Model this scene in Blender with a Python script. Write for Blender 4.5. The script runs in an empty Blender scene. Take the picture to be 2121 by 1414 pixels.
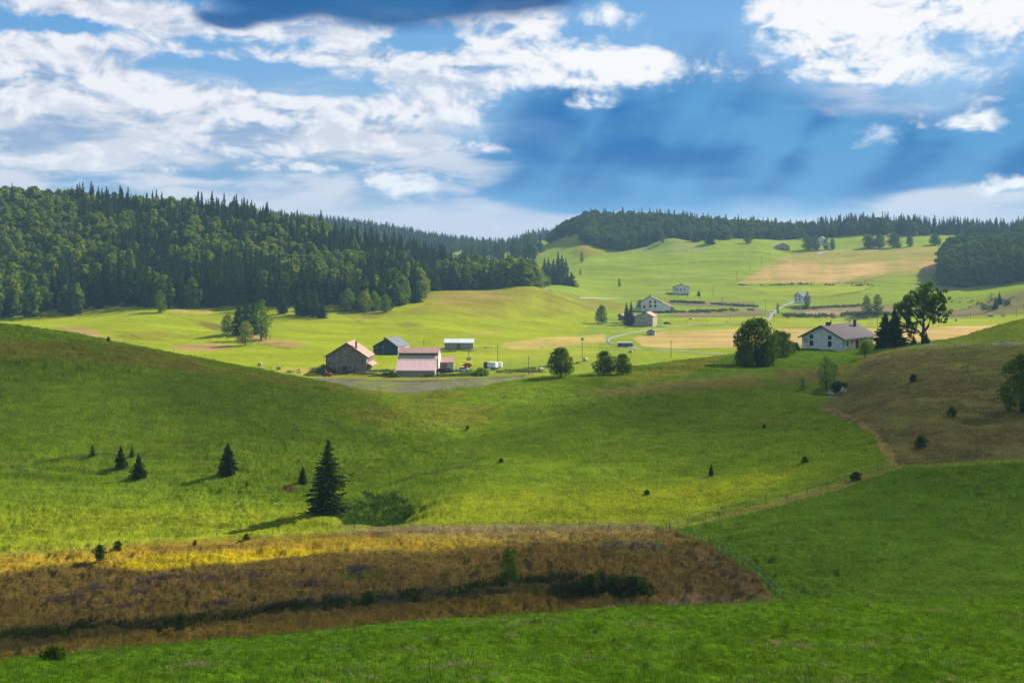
import bpy, math, random
import numpy as np
from math import radians, sin, cos, pi, atan, tan

# ------------------------------------------------------------------ camera, light, sky
S = bpy.context.scene
FPX = 2914.0; CX = 1060.5; HY = 500.0          # focal length in photo pixels, principal column, horizon row
SUN_AZ, SUN_EL = radians(51), radians(34)
SUN = np.array([sin(SUN_AZ)*cos(SUN_EL), cos(SUN_AZ)*cos(SUN_EL), sin(SUN_EL)])
EXPO = 1.0
SKY_STRENGTH = 0.1

cam_d = bpy.data.cameras.new('camera'); cam = bpy.data.objects.new('camera', cam_d)
S.collection.objects.link(cam); S.camera = cam
cam.location = (0, 0, 0); cam.rotation_euler = (radians(90), 0, 0)
cam_d.sensor_fit = 'HORIZONTAL'; cam_d.sensor_width = 36.0
cam_d.lens = 36.0*FPX/2121.0
cam_d.shift_y = -(707.0-HY)/2121.0
cam_d.clip_start = 0.5; cam_d.clip_end = 40000
S.view_settings.view_transform = 'Standard'; S.view_settings.look = 'None'
S.view_settings.gamma = 1.0; S.view_settings.exposure = EXPO

sun_d = bpy.data.lights.new('sun', 'SUN'); sun_o = bpy.data.objects.new('sun', sun_d)
S.collection.objects.link(sun_o)
sun_d.energy = 4.8; sun_d.angle = radians(0.5); sun_d.color = (1.0, 0.93, 0.80)
from mathutils import Vector
sun_o.rotation_euler = Vector(tuple(SUN)).to_track_quat('Z', 'Y').to_euler()
sun_o.location = (60, 60, 200)

def lin(c):
    """sRGB 0-255 to linear"""
    r = []
    for v in c[:3]:
        v /= 255.0
        r.append(v/12.92 if v <= 0.04045 else ((v+0.055)/1.055)**2.4)
    return tuple(r)

class NT:
    dim = '3D'
    def __init__(s, tree): s.t = tree
    def n(s, typ, **kw):
        nd = s.t.nodes.new(typ)
        for k, v in kw.items(): setattr(nd, k, v)
        return nd
    def put(s, sock, v):
        if isinstance(v, bpy.types.NodeSocket): s.t.links.new(v, sock)
        elif v is not None: sock.default_value = v
    def m(s, op, a, b=None, c=None, clamp=False):
        nd = s.n('ShaderNodeMath', operation=op); nd.use_clamp = clamp
        s.put(nd.inputs[0], a); s.put(nd.inputs[1], b); s.put(nd.inputs[2], c)
        return nd.outputs[0]
    def v(s, op, a, b=None):
        nd = s.n('ShaderNodeVectorMath', operation=op)
        s.put(nd.inputs[0], a); s.put(nd.inputs[1], b)
        return nd.outputs['Value'] if op in ('LENGTH', 'DOT_PRODUCT') else nd.outputs[0]
    def comb(s, x, y, z=0.0):
        nd = s.n('ShaderNodeCombineXYZ'); s.put(nd.inputs[0], x); s.put(nd.inputs[1], y); s.put(nd.inputs[2], z)
        return nd.outputs[0]
    def noise(s, vec, scale=1.0, detail=4.0, rough=0.5, dist=0.0, color=False):
        nd = s.n('ShaderNodeTexNoise', noise_dimensions=s.dim); s.put(nd.inputs['Vector'], vec)
        nd.inputs['Scale'].default_value = scale; nd.inputs['Detail'].default_value = detail
        nd.inputs['Roughness'].default_value = rough; nd.inputs['Distortion'].default_value = dist
        return nd.outputs['Color' if color else 'Fac']
    def ramp(s, f, a, b, lo=0.0, hi=1.0, smooth=True):
        nd = s.n('ShaderNodeMapRange'); nd.interpolation_type = 'SMOOTHSTEP' if smooth else 'LINEAR'
        s.put(nd.inputs['Value'], f)
        for k, v in zip(('From Min', 'From Max', 'To Min', 'To Max'), (a, b, lo, hi)): s.put(nd.inputs[k], v)
        return nd.outputs['Result']
    def mix(s, f, a, b, blend='MIX'):
        nd = s.n('ShaderNodeMix', data_type='RGBA', blend_type=blend)
        s.put(nd.inputs['Factor'], f)
        for k, v in ((6, a), (7, b)):
            if isinstance(v, tuple) and len(v) == 3: v = (*v, 1.0)
            s.put(nd.inputs[k], v)
        return nd.outputs[2]

def build_world():
    W = bpy.data.worlds.new('World'); S.world = W; W.use_nodes = True
    t = W.node_tree; t.nodes.clear(); N = NT(t); N.dim = '2D'
    sky = N.n('ShaderNodeTexSky', sky_type='NISHITA'); sky.sun_disc = False
    sky.sun_elevation = SUN_EL; sky.sun_rotation = SUN_AZ
    g = N.n('ShaderNodeTexCoord').outputs['Generated']
    sep = N.n('ShaderNodeSeparateXYZ'); N.put(sep.inputs[0], g)
    az = N.m('ARCTAN2', sep.outputs[0], sep.outputs[1])
    el = N.m('ARCSINE', sep.outputs[2])
    K = FPX/100.0                       # sky coordinates: one unit = 1.97 degrees
    U = N.m('MULTIPLY', az, K); V = N.m('MULTIPLY', el, K)
    P = N.comb(U, V)
    def at(px, py):
        a = atan((px-CX)/FPX); return (a*K, atan((HY-py)/FPX*cos(a))*K)
    wn = N.noise(N.v('MULTIPLY', P, (0.55, 1.0, 1)), 1.0, 1.0, 0.45, color=True)
    warp = N.v("MULTIPLY", N.v("SUBTRACT", wn, (0.5, 0.5, 0.5)), (0.8, 0.42, 0))
    Q = N.v('ADD', P, warp)
    def blobs(lst, vec):
        acc = None
        for (px, py, rx, ry, amp) in lst:
            c = at(px, py)
            d = N.v('MULTIPLY', N.v('SUBTRACT', vec, (c[0], c[1], 0)), (100.0/rx, 100.0/ry, 0))
            r = N.v('DOT_PRODUCT', d, d)
            e = N.m('MULTIPLY', N.m('EXPONENT', N.m('MULTIPLY', r, -1.0)), amp)
            acc = e if acc is None else N.m('ADD', acc, e)
        return acc
    k = 1.0/(SKY_STRENGTH*2**EXPO)
    def C(r, g_, b): return tuple(x*k for x in lin((r, g_, b)))
    # clear air: the physical sky, graded to the deep summer blue
    f_el = N.ramp(V, 0.0, 5.2)
    grad = N.mix(f_el, C(140, 184, 226), C(62, 146, 210))
    base = N.mix(0.86, sky.outputs[0], grad)
    # rain-dark deep blue veil
    soft = N.noise(N.v('MULTIPLY', Q, (0.35, 0.7, 1)), 1.0, 4, 0.5)
    dk = blobs([(1480, 300, 420, 130, 1.25), (1180, 215, 150, 90, 0.75), (1050, 340, 130, 40, 0.6), (1130, 400, 330, 50, 1.1), (1850, 345, 330, 75, 0.8),
                (1490, 110, 170, 70, 0.42), (2120, 245, 95, 90, 1.0), (2060, 345, 230, 36, 0.9), (940, 415, 110, 22, 0.55)], Q)
    dkm = N.ramp(N.m('ADD', dk, N.m('MULTIPLY', N.m('SUBTRACT', soft, 0.5), 1.3)), 0.12, 1.0)
    # slanting shafts of light in the veil
    ray_c = N.m('ADD', N.m('MULTIPLY', U, 0.80), N.m('MULTIPLY', V, -0.60))
    ray = N.noise(N.comb(ray_c, N.m('MULTIPLY', V, 0.18)), 0.8, 2, 0.4)
    vmix = N.m('ADD', N.m('MULTIPLY', ray, 0.50), N.m('MULTIPLY', soft, 0.55))
    veil = N.mix(N.ramp(vmix, 0.40, 0.64), C(6, 106, 178), C(86, 156, 210))
    veil = N.mix(N.ramp(V, 0.2, 1.5), C(76, 150, 208), veil)
    col = N.mix(dkm, base, veil)
    # grey lavender layer cloud low over the left and the horizon
    st = N.noise(N.v('MULTIPLY', Q, (0.32, 1.7, 1)), 1.0, 6, 0.55)
    stb = blobs([(150, 400, 560, 170, 1.0), (700, 330, 330, 130, 0.7), (960, 482, 330, 46, 1.6), (2090, 432, 200, 46, 1.7), (-600, 350, 700, 250, 1.0),
                 (1480, 462, 500, 14, 0.8), (1800, 190, 260, 60, 0.45)], P)
    stm = N.ramp(N.m('ADD', stb, N.m('MULTIPLY', N.m('SUBTRACT', st, 0.5), 1.2)), 0.25, 0.85)
    stc = N.mix(N.ramp(st, 0.36, 0.60), C(118, 166, 210), C(218, 222, 234))
    stc = N.mix(N.ramp(V, 1.3, 0.2), stc, C(208, 210, 224))
    col = N.mix(N.m('MULTIPLY', stm, 0.93), col, stc)
    # cumulus
    def puff(q, det):
        q = N.v('MULTIPLY', q, (0.80, 1.35, 1))
        f = N.noise(q, 1.0, det, 0.62)
        v = N.n('ShaderNodeTexVoronoi', feature='SMOOTH_F1', voronoi_dimensions='2D'); N.put(v.inputs['Vector'], N.v('ADD', q, (3.3, 1.7, 0)))
        v.inputs['Scale'].default_value = 2.6; v.inputs['Detail'].default_value = 2.0; v.inputs['Roughness'].default_value = 0.55
        v.inputs['Smoothness'].default_value = 0.6; v.normalize = True
        return N.m('ADD', N.m('MULTIPLY', N.m('SUBTRACT', f, 0.5), 1.55), N.m('MULTIPLY', N.m('SUBTRACT', 0.33, v.outputs['Distance']), 0.9))
    n1 = puff(Q, 8); n2 = puff(N.v('ADD', Q, (0.14, 0.24, 0)), 3)
    MASS = [(40, 165, 240, 88, 1.9), (230, 235, 320, 62, 1.9), (600, 243, 380, 36, 1.6), (130, 295, 230, 30, 1.0), (430, 272, 240, 14, 0.8), (180, 345, 260, 9, 0.6), (90, 400, 200, 9, 0.5),
            (640, 125, 250, 18, 1.0), (720, 90, 80, 28, 0.9), (890, 160, 120, 46, 1.2), (1060, 70, 80, 90, 1.0),
            (1230, 142, 150, 32, 1.9), (1750, 60, 140, 72, 2.0), (1830, 145, 120, 26, 0.9), (2080, 25, 120, 50, 1.3),
            (760, 305, 210, 18, 1.0), (600, 342, 130, 18, 0.9), (830, 380, 80, 28, 1.2)]
    mA = blobs(MASS, P); mB = blobs(MASS, N.v('ADD', P, (0.10, 0.30, 0)))
    cb = N.m('ADD', mA, blobs([(960, 190, 70, 26, 0.6), (100, 5, 110, 22, 0.9),
                (300, 35, 110, 34, 1.0), (560, 62, 220, 20, 0.95), (860, 32, 260, 18, 0.9), (1010, 110, 50, 40, 0.6),
                (1340, 118, 60, 18, 0.8), (1265, 30, 44, 50, 0.75), (1640, 20, 60, 40, 0.8),
                (1910, 30, 34, 20, 0.8), (1242, 213, 60, 20, 0.95), (2010, 252, 55, 20, 0.9), (1800, 290, 70, 36, 0.75), (2090, 388, 90, 24, 0.9),
                (880, 305, 160, 8, 0.6), (300, 375, 200, 10, 0.3), (820, 420, 140, 10, 0.4),
                (470, 140, 190, 24, -0.9), (640, 185, 150, 12, -0.9), (860, 90, 110, 16, -0.6), (150, 55, 120, 14, -0.9), (1480, 260, 260, 60, -0.6), (1080, 260, 80, 60, -0.5), (1450, 40, 60, 60, -0.5),
                (1500, 390, 500, 60, -0.6), (300, 430, 500, 40, -0.3),
                (-500, 150, 300, 120, 0.8), (2600, 100, 300, 120, 0.9), (500, -500, 900, 260, 0.5), (1900, -700, 800, 250, 0.5)], P))
    dens = N.m('ADD', cb, n1)
    cm = N.ramp(dens, 0.16, 0.92)
    lit = N.m('ADD', 0.46, N.m('MULTIPLY', N.m('SUBTRACT', n1, n2), 1.25))
    lit = N.m('ADD', lit, N.m('MULTIPLY', N.m('MAXIMUM', N.m('SUBTRACT', mA, mB), -0.35), 0.42))
    lit = N.m('ADD', lit, N.m('MULTIPLY', N.m('SUBTRACT', 1.0, dens), 0.10))
    right = N.ramp(U, -3.0, 2.0)
    lit = N.m('ADD', lit, N.m('MULTIPLY', right, 0.42))
    lo = N.mix(right, N.mix(N.ramp(st, 0.38, 0.60), C(150, 178, 212), C(214, 219, 232)), C(120, 172, 222))
    hi = N.mix(right, C(246, 247, 252), C(255, 255, 255))
    cc = N.mix(N.ramp(lit, 0.12, 0.95), lo, hi)
    col = N.mix(N.m('MULTIPLY', cm, 0.96), col, cc)
    # dark cloud base along the top
    tb = blobs([(760, -5, 290, 46, 1.6), (900, -60, 460, 80, 1.4), (450, 34, 60, 14, 0.7), (1060, 0, 60, 14, 0.4), (540, 38, 90, 16, 0.5)], Q)
    tm = N.ramp(N.m('ADD', tb, N.m('MULTIPLY', n1, 0.22)), 0.28, 1.15)
    col = N.mix(N.m('MULTIPLY', tm, 0.95), col, N.mix(soft, C(0, 72, 140), C(50, 118, 176)))
    deck = N.noise(N.v('MULTIPLY', P, (0.12, 0.12, 1)), 1.0, 5, 0.5)  # grey sky above the view, added to dim and neutralise the skylight
    deckc = N.mix(N.ramp(deck, 0.35, 0.65), C(128, 138, 152), C(196, 200, 206))
    col = N.mix(N.ramp(V, 6.5, 13.0, 0, 0.9), col, deckc)
    bg = N.n('ShaderNodeBackground'); N.put(bg.inputs[0], col); bg.inputs[1].default_value = SKY_STRENGTH
    out = N.n('ShaderNodeOutputWorld'); t.links.new(bg.outputs[0], out.inputs[0])
    W.cycles.sampling_method = 'MANUAL'; W.cycles.sample_map_resolution = 512
build_world()
S.cycles.max_bounces = 5; S.cycles.diffuse_bounces = 2; S.cycles.transmission_bounces = 3; S.cycles.volume_bounces = 0
S.cycles.transparent_max_bounces = 8; S.cycles.use_denoising = True
S.cycles.caustics_reflective = False; S.cycles.caustics_refractive = False

SKY_ONLY = False
#@@SKYONLY@@

# ------------------------------------------------------------------ terrain
def pz(py, Y): return -(py-HY)/FPX*Y
# each line: knots (px, Y, py); the ground runs smoothly from line to line
LINES = [
 [(-500,-60,None,-3.0),(2700,-60,None,-3.0)],
 [(-500,0.5,None,-1.75),(2700,0.5,None,-1.75)],
 [(-500,12,None,-4.8),(2700,12,None,-4.9)],
 [(-500,33,None,-10.9),(0,33,None,-10.6),(1060,33,None,-10.5),(2121,33,None,-10.45),(2700,33,None,-10.4)],
 # crest of the near field
 [(-500,76,1430),(0,76,1372),(300,76,1342),(600,76,1317),(870,76,1292),(1100,76,1275),(1400,76,1258),(1620,77,1250),(2121,80,1244),(2700,84,1240)],
 [(-500,100,1450),(0,100,1396),(300,100,1364),(600,100,1338),(870,100,1312),(1100,100,1294),(1400,100,1276),(1620,100,1266),(2121,100,1262),(2700,100,1258)],
 [(-500,131,None,-41.2),(0,131,None,-41),(600,131,None,-40.2),(1100,131,None,-38.8),(1400,131,None,-38),(1620,131,None,-35.9),(2121,131,None,-34.9),(2700,131,None,-34)],
 [(-500,160,None,-41.6),(0,160,None,-41.3),(600,160,None,-40.7),(1100,160,None,-39.3),(1400,160,None,-37.9),(1620,162,1140),(1850,164,1125),(2121,164,1120),(2700,164,1110)],
 # edge between moor and pasture
 [(-500,184,1150),(0,187,1142),(300,190,1120),(600,192,1105),(750,192,1092),(870,192,1095),(1100,190,1097),(1400,188,1090),(1500,190,1066),(1620,195,1035),(1850,205,965),(2121,205,950),(2700,205,935)],
 [(-500,220,1010),(0,225,1000),(300,225,1002),(600,218,1012),(870,215,1000),(1100,215,1002),(1400,215,988),(1620,226,930),(1740,240,885),(1850,245,850),(2121,240,850),(2700,240,830)],
 [(-500,260,860),(0,265,850),(300,265,862),(600,255,902),(870,260,896),(1100,258,902),(1400,272,866),(1620,310,808),(1740,320,790),(1850,300,785),(2121,285,775),(2700,280,755)],
 # crest
 [(-500,340,650),(-200,340,655),(0,340,668),(100,336,684),(225,330,706),(300,325,720),(400,320,738),(500,315,757),(600,311,775),(700,308,795),(780,310,808),(870,318,816),(980,326,804),(1100,335,784),(1250,350,770),(1400,372,750),(1500,390,738),(1560,400,732),(1620,408,726),(1740,412,724),(1850,405,716),(1900,390,716),(2000,370,716),(2121,350,714),(2700,340,690)],
 [(-500,375,680),(0,375,700),(300,360,760),(500,345,800),(700,340,840),(870,352,838),(1100,365,810),(1400,400,765),(1560,430,738),(1620,440,726),(1740,440,718),(1850,432,711),(1930,420,707),(2000,410,697),(2060,405,680),(2121,405,662),(2300,405,630),(2700,405,600)],
 [(-500,430,740),(0,440,780),(300,440,800),(600,440,815),(870,440,816),(1100,440,812),(1400,460,800),(1560,475,780),(1740,480,760),(1850,475,755),(1980,470,720),(2060,460,700),(2121,460,676),(2300,460,650),(2700,460,620)],
 [(-500,520,None,-44.5),(0,520,None,-47),(300,520,None,-48.2),(600,520,None,-48.6),(760,520,None,-48.3),(870,520,None,-48.2),(1400,540,None,-49),(1740,560,None,-49.5),(2000,560,None,-48),(2121,560,None,-44),(2700,560,None,-40)],
 [(-500,640,None,-41.8),(0,640,None,-44),(250,640,None,-45.2),(560,640,None,-47.4),(760,640,None,-48.6),(1060,640,None,-49.5),(2121,660,None,-49.6),(2700,660,None,-47)],
 [(-500,760,655),(0,760,662),(150,762,657),(300,765,647),(450,770,655),(600,775,645),(750,790,640),(870,800,637),(1000,820,645),(1100,840,655),(1250,850,668),(2121,860,668),(2700,860,660)],
 # foot of the far slopes
 [(-500,880,590),(0,880,584),(300,880,570),(600,890,578),(750,900,592),(870,920,602),(1000,930,603),(1080,940,596),(1130,950,602),(1250,970,632),(1400,1000,636),(1600,1000,638),(1800,1000,636),(1900,990,630),(2000,980,615),(2121,960,592),(2300,950,560),(2700,950,540)],
 [(-500,1050,430),(0,1060,442),(150,1060,450),(300,1060,458),(400,1060,468),(500,1060,480),(600,1060,500),(700,1060,522),(800,1060,548),(900,1070,568),(1000,1080,582),(1100,1080,594),(1170,1090,590),(1250,1100,598),(1400,1100,604),(1600,1100,606),(1800,1100,604),(1930,1090,606),(2000,1080,604),(2121,1070,590),(2300,1060,560),(2700,1060,540)],
 [(-500,1200,500),(0,1200,510),(300,1200,520),(600,1200,560),(900,1210,590),(1000,1230,588),(1090,1240,570),(1170,1250,556),(1250,1250,552),(1400,1250,556),(1600,1250,560),(1800,1250,556),(1930,1250,556),(2000,1200,560),(2121,1200,540),(2300,1200,520),(2700,1200,510)],
 [(-500,1400,540),(0,1400,560),(600,1400,565),(900,1400,560),(1000,1400,548),(1080,1400,536),(1130,1400,524),(1180,1390,512),(1210,1390,506),(1260,1390,513),(1330,1400,507),(1400,1400,500),(1470,1400,500),(1560,1400,501),(1650,1400,514),(1800,1400,512),(1950,1400,506),(2000,1400,508),(2121,1390,512),(2700,1390,500)],
 [(-500,1580,520),(600,1580,560),(900,1580,545),(1000,1580,532),(1080,1570,520),(1130,1560,508),(1180,1550,480),(1210,1550,468),(1300,1550,466),(1400,1550,474),(1500,1560,482),(1600,1570,489),(1700,1570,486),(1800,1570,478),(1900,1570,484),(2000,1570,488),(2121,1570,488),(2700,1570,470)],
 [(-500,2100,430),(300,2100,440),(600,2100,466),(720,2100,478),(800,2100,488),(900,2100,507),(950,2100,516),(1000,2120,519),(1040,2200,520),(1100,2300,502),(1160,2300,496),(1250,2300,494),(1600,2100,505),(2121,2100,505),(2700,2100,500)],
 [(-500,3200,520),(1060,3200,520),(2700,3200,520)],
 [(-500,4000,498),(1060,4000,498.5),(2700,4000,498)],
]
def pchip_slopes(X, Yv):
    h = np.diff(X, axis=-1); d = np.diff(Yv, axis=-1)/h
    m = np.zeros_like(Yv)
    w1 = 2*h[..., 1:]+h[..., :-1]; w2 = h[..., 1:]+2*h[..., :-1]
    d0, d1 = d[..., :-1], d[..., 1:]
    ok = (d0*d1) > 0
    with np.errstate(all='ignore'):
        hm = (w1+w2)/(w1/d0+w2/d1)
    m[..., 1:-1] = np.where(ok, hm, 0.0)
    m[..., 0] = d[..., 0]; m[..., -1] = d[..., -1]
    return m
def hermite(x, x0, x1, y0, y1, m0, m1):
    h = x1-x0; t = np.clip((x-x0)/h, 0, 1); t2 = t*t; t3 = t2*t
    return (2*t3-3*t2+1)*y0+(t3-2*t2+t)*h*m0+(-2*t3+3*t2)*y1+(t3-t2)*h*m1
class Curve:
    def __init__(s, xs, ys): s.x = np.array(xs, float); s.y = np.array(ys, float); s.m = pchip_slopes(s.x, s.y)
    def __call__(s, q):
        q = np.clip(q, s.x[0], s.x[-1]); i = np.clip(np.searchsorted(s.x, q)-1, 0, len(s.x)-2)
        return hermite(q, s.x[i], s.x[i+1], s.y[i], s.y[i+1], s.m[i], s.m[i+1])
LC = []
for L in LINES:
    xs = [k[0] for k in L]; Ys = [k[1] for k in L]
    zs = [(k[3] if k[2] is None else pz(k[2], k[1])) for k in L]
    LC.append((Curve(xs, Ys), Curve(xs, zs)))

def vnoise(x, y, seed=0):
    """smooth value noise, -1..1"""
    xi = np.floor(x).astype(np.int64); yi = np.floor(y).astype(np.int64)
    fx = x-xi; fy = y-yi; fx = fx*fx*fx*(fx*(fx*6-15)+10); fy = fy*fy*fy*(fy*(fy*6-15)+10)
    def h(a, b):
        n = (a*374761393+b*668265263+seed*974711) & 0x7fffffff
        n = ((n ^ (n >> 13))*1274126177) & 0x7fffffff
        n = ((n ^ (n >> 16))*2246822519) & 0x7fffffff
        return (n & 0xffff)/32767.5-1.0
    a = h(xi, yi); b = h(xi+1, yi); c = h(xi, yi+1); d = h(xi+1, yi+1)
    return (a+(b-a)*fx)+((c+(d-c)*fx)-(a+(b-a)*fx))*fy
def fbm(x, y, oct=4, seed=0, gain=0.5):
    s = 0; a = 1; f = 1; t = 0
    for o in range(oct):
        s = s+a*vnoise(x*f, y*f, seed+o*17); t += a; a *= gain; f *= 2.03
    return s/t

# local humps (+) and hollows (-): px, Y, radius across, radius in depth, metres, rotation
BUMPS = [
 (806,206,5.5,7.5,-3.6,0.35),(862,214,6,6,-1.8,0.5),(750,199,4,5,-1.5,0.1),(690,199,5,3.2,0.7,0.0),(742,193.5,4.0,2.0,0.6,0.0),
 (930,236,4.5,16,-1.0,-0.7),(850,228,4.0,10,-0.8,-0.9),
 (1730,300,5,14,-2.4,0.5),(1690,268,4.5,14,-1.6,0.6),(1760,318,6,6,1.2,0),(1800,300,14,9,0.9,0),(1640,345,12,5,0.7,0),
 (1400,352,16,3.0,0.9,-0.25),(1270,330,10,4,0.9,0),(1290,318,7,3,-0.8,0),
 (560,255,18,6,0.9,0.9),(430,285,12,8,1.0,0.5),(700,262,5,20,-0.9,0.7),(180,300,20,6,0.8,0.2),
 (180,232,7,1.3,-0.7,-0.15),(90,228,10,1.3,-0.6,-0.1),
 (1000,272,6,26,-1.4,-0.5),(1190,264,8,24,1.3,-0.5),(350,272,26,8,1.1,0.3),(1540,300,20,5,0.8,0.1),(1620,262,16,4,0.7,0.2),
 # banks in the far valley
 (430,668,26,12,2.2,0.1),(270,640,20,16,2.6,-0.3),(600,640,14,10,1.6,-0.5),(900,700,14,4,1.2,-0.05),(1000,650,14,4,1.3,0),
 (560,690,14,14,1.5,-0.4),
 (1560,905,26,16,2.6,0.0),(1450,845,34,10,2.4,0.0),(1800,905,34,11,3.2,0.05),(1350,860,10,10,1.0,0),(1400,905,20,10,1.5,0),
 (1345,640,8,4,0.9,0),(1080,935,22,30,2.0,0),(960,900,24,26,2.4,0),(1390,1385,20,22,5,0),(1480,1385,14,20,3,0),
 (1440,1180,60,14,2.5,0.2),(1300,1230,60,16,2.5,-0.2),(1700,1190,60,16,1.6,0.3),
 (-30,300,30,20,1.5,0),
]
def zraw(x, Y):
    px = CX+FPX*x/np.maximum(Y, 16.0); px = np.clip(px, -500, 2700)
    KY = np.stack([c[0](px) for c in LC], -1); KZ = np.stack([c[1](px) for c in LC], -1)
    M = pchip_slopes(KY, KZ)
    i = np.clip((Y[:, None] >= KY).sum(1)-1, 0, KY.shape[1]-2); r = np.arange(len(Y))
    return hermite(Y, KY[r, i], KY[r, i+1], KZ[r, i], KZ[r, i+1], M[r, i], M[r, i+1])
def bumps(x, Y):
    z = np.zeros_like(x)
    for (px, by, rx, ry, a, rot) in BUMPS:
        bx = (px-CX)/FPX*by; dx = x-bx; dy = Y-by
        u = (dx*cos(rot)+dy*sin(rot))/rx; v = (-dx*sin(rot)+dy*cos(rot))/ry
        q = u*u+v*v; m = q < 9
        z[m] += a*np.exp(-q[m])
    return z
def ground(x, Y, fine=False):
    """height of the land at world x, Y (arrays or numbers)"""
    sc = np.isscalar(x); x = np.atleast_1d(np.asarray(x, float)); Y = np.atleast_1d(np.asarray(Y, float))
    out = np.empty_like(x)
    for s in range(0, len(x), 200000):
        e = slice(s, s+200000); out[e] = zraw(x[e], Y[e])
    out += bumps(x, Y)
    d = np.maximum(Y, 5)
    a = np.clip((d-60)/300, 0, 1)
    far = np.clip((d-450)/400, 0, 1)
    out += fbm(x/34, Y/34, 2, 5)*(0.10+0.45*a)+fbm(x/75, Y/110, 2, 9)*(1.1*far)
    if fine:
        mid = np.clip((d-85)/40, 0, 1)*np.clip((520-d)/120, 0, 1)
        near = np.clip((95-d)/20, 0, 1)
        r1 = fbm(x/1.25, Y/1.7, 3, 31, 0.7); r2 = fbm(x/6.5, Y/7.5, 2, 41)
        rough = 0.35+0.65*np.clip(0.5+0.9*fbm(x/22, Y/30, 2, 77), 0, 1)
        px = CX+FPX*x/np.maximum(Y, 16); 
        moor = np.clip((px*0+1)*np.clip((Y-128)/6, 0, 1)*np.clip((190-Y)/6, 0, 1), 0, 1)*(px < 1375+(190-Y)*4.7)
        out += mid*(0.40*rough*r1+0.20*r2+0.42*rough*fbm(x/9+Y/9, Y/1.6+x/14, 2, 66))+moor*(0.22*r1+0.25*r2)+near*(0.30*r1+0.12*r2+0.09*fbm(x/.5, Y/.5, 2, 51))+far*0.25*fbm(x/9, Y/14, 2, 61)
    return float(out[0]) if sc else out
def hit(px, py, ymin=20, ymax=8000):
    """first ground point seen along the ray through photo pixel (px, py)"""
    Y = np.exp(np.linspace(math.log(ymin), math.log(ymax), 2600)); x = (px-CX)/FPX*Y
    g = ground(x, Y); r = pz(py, Y); k = np.nonzero(g >= r)[0]
    if len(k) == 0: k = [np.argmax(g-r)]
    i = k[0]
    if i == 0: return float(x[0]), float(Y[0]), float(g[0])
    a = (r[i-1]-g[i-1])/((r[i-1]-g[i-1])+(g[i]-r[i])+1e-9)
    yy = Y[i-1]+(Y[i]-Y[i-1])*a; xx = (px-CX)/FPX*yy
    return float(xx), float(yy), ground(float(xx), float(yy))

# --- colours of the land: fields as polygons on the ground
def poly_sd(px, py, P):
    """signed distance in photo pixels, positive inside"""
    n = len(P); d = np.full(px.shape, 1e9); ins = np.zeros(px.shape, bool)
    for i in range(n):
        ax, ay = P[i]; bx, by = P[(i+1) % n]
        ex, ey = bx-ax, by-ay; wx, wy = px-ax, py-ay
        t = np.clip((wx*ex+wy*ey)/(ex*ex+ey*ey+1e-9), 0, 1)
        d = np.minimum(d, (wx-ex*t)**2+(wy-ey*t)**2)
        c = ((ay > py) != (by > py)) & (px < (bx-ax)*(py-ay)/((by-ay) if by != ay else 1e-9)+ax)
        ins ^= c
    return np.sqrt(d)*np.where(ins, 1, -1)
GREEN = (0.085, 0.165, 0.006); GREEN2 = (0.114, 0.188, 0.010); LIME = (0.215, 0.275, 0.010); OLIVE = (0.175, 0.160, 0.022)
STRAW = (0.40, 0.30, 0.11); TAN = (0.30, 0.21, 0.085); BROWN = (0.115, 0.070, 0.028); MOOR = (0.115, 0.086, 0.022); AMBER = (0.29, 0.215, 0.020)
DGREEN = (0.080, 0.158, 0.010); DIRT = (0.125, 0.125, 0.080); DARK = (0.035, 0.055, 0.015); FARG = (0.170, 0.240, 0.022); HEATH = (0.17, 0.14, 0.075)
YGREEN = (0.25, 0.30, 0.022)
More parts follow.
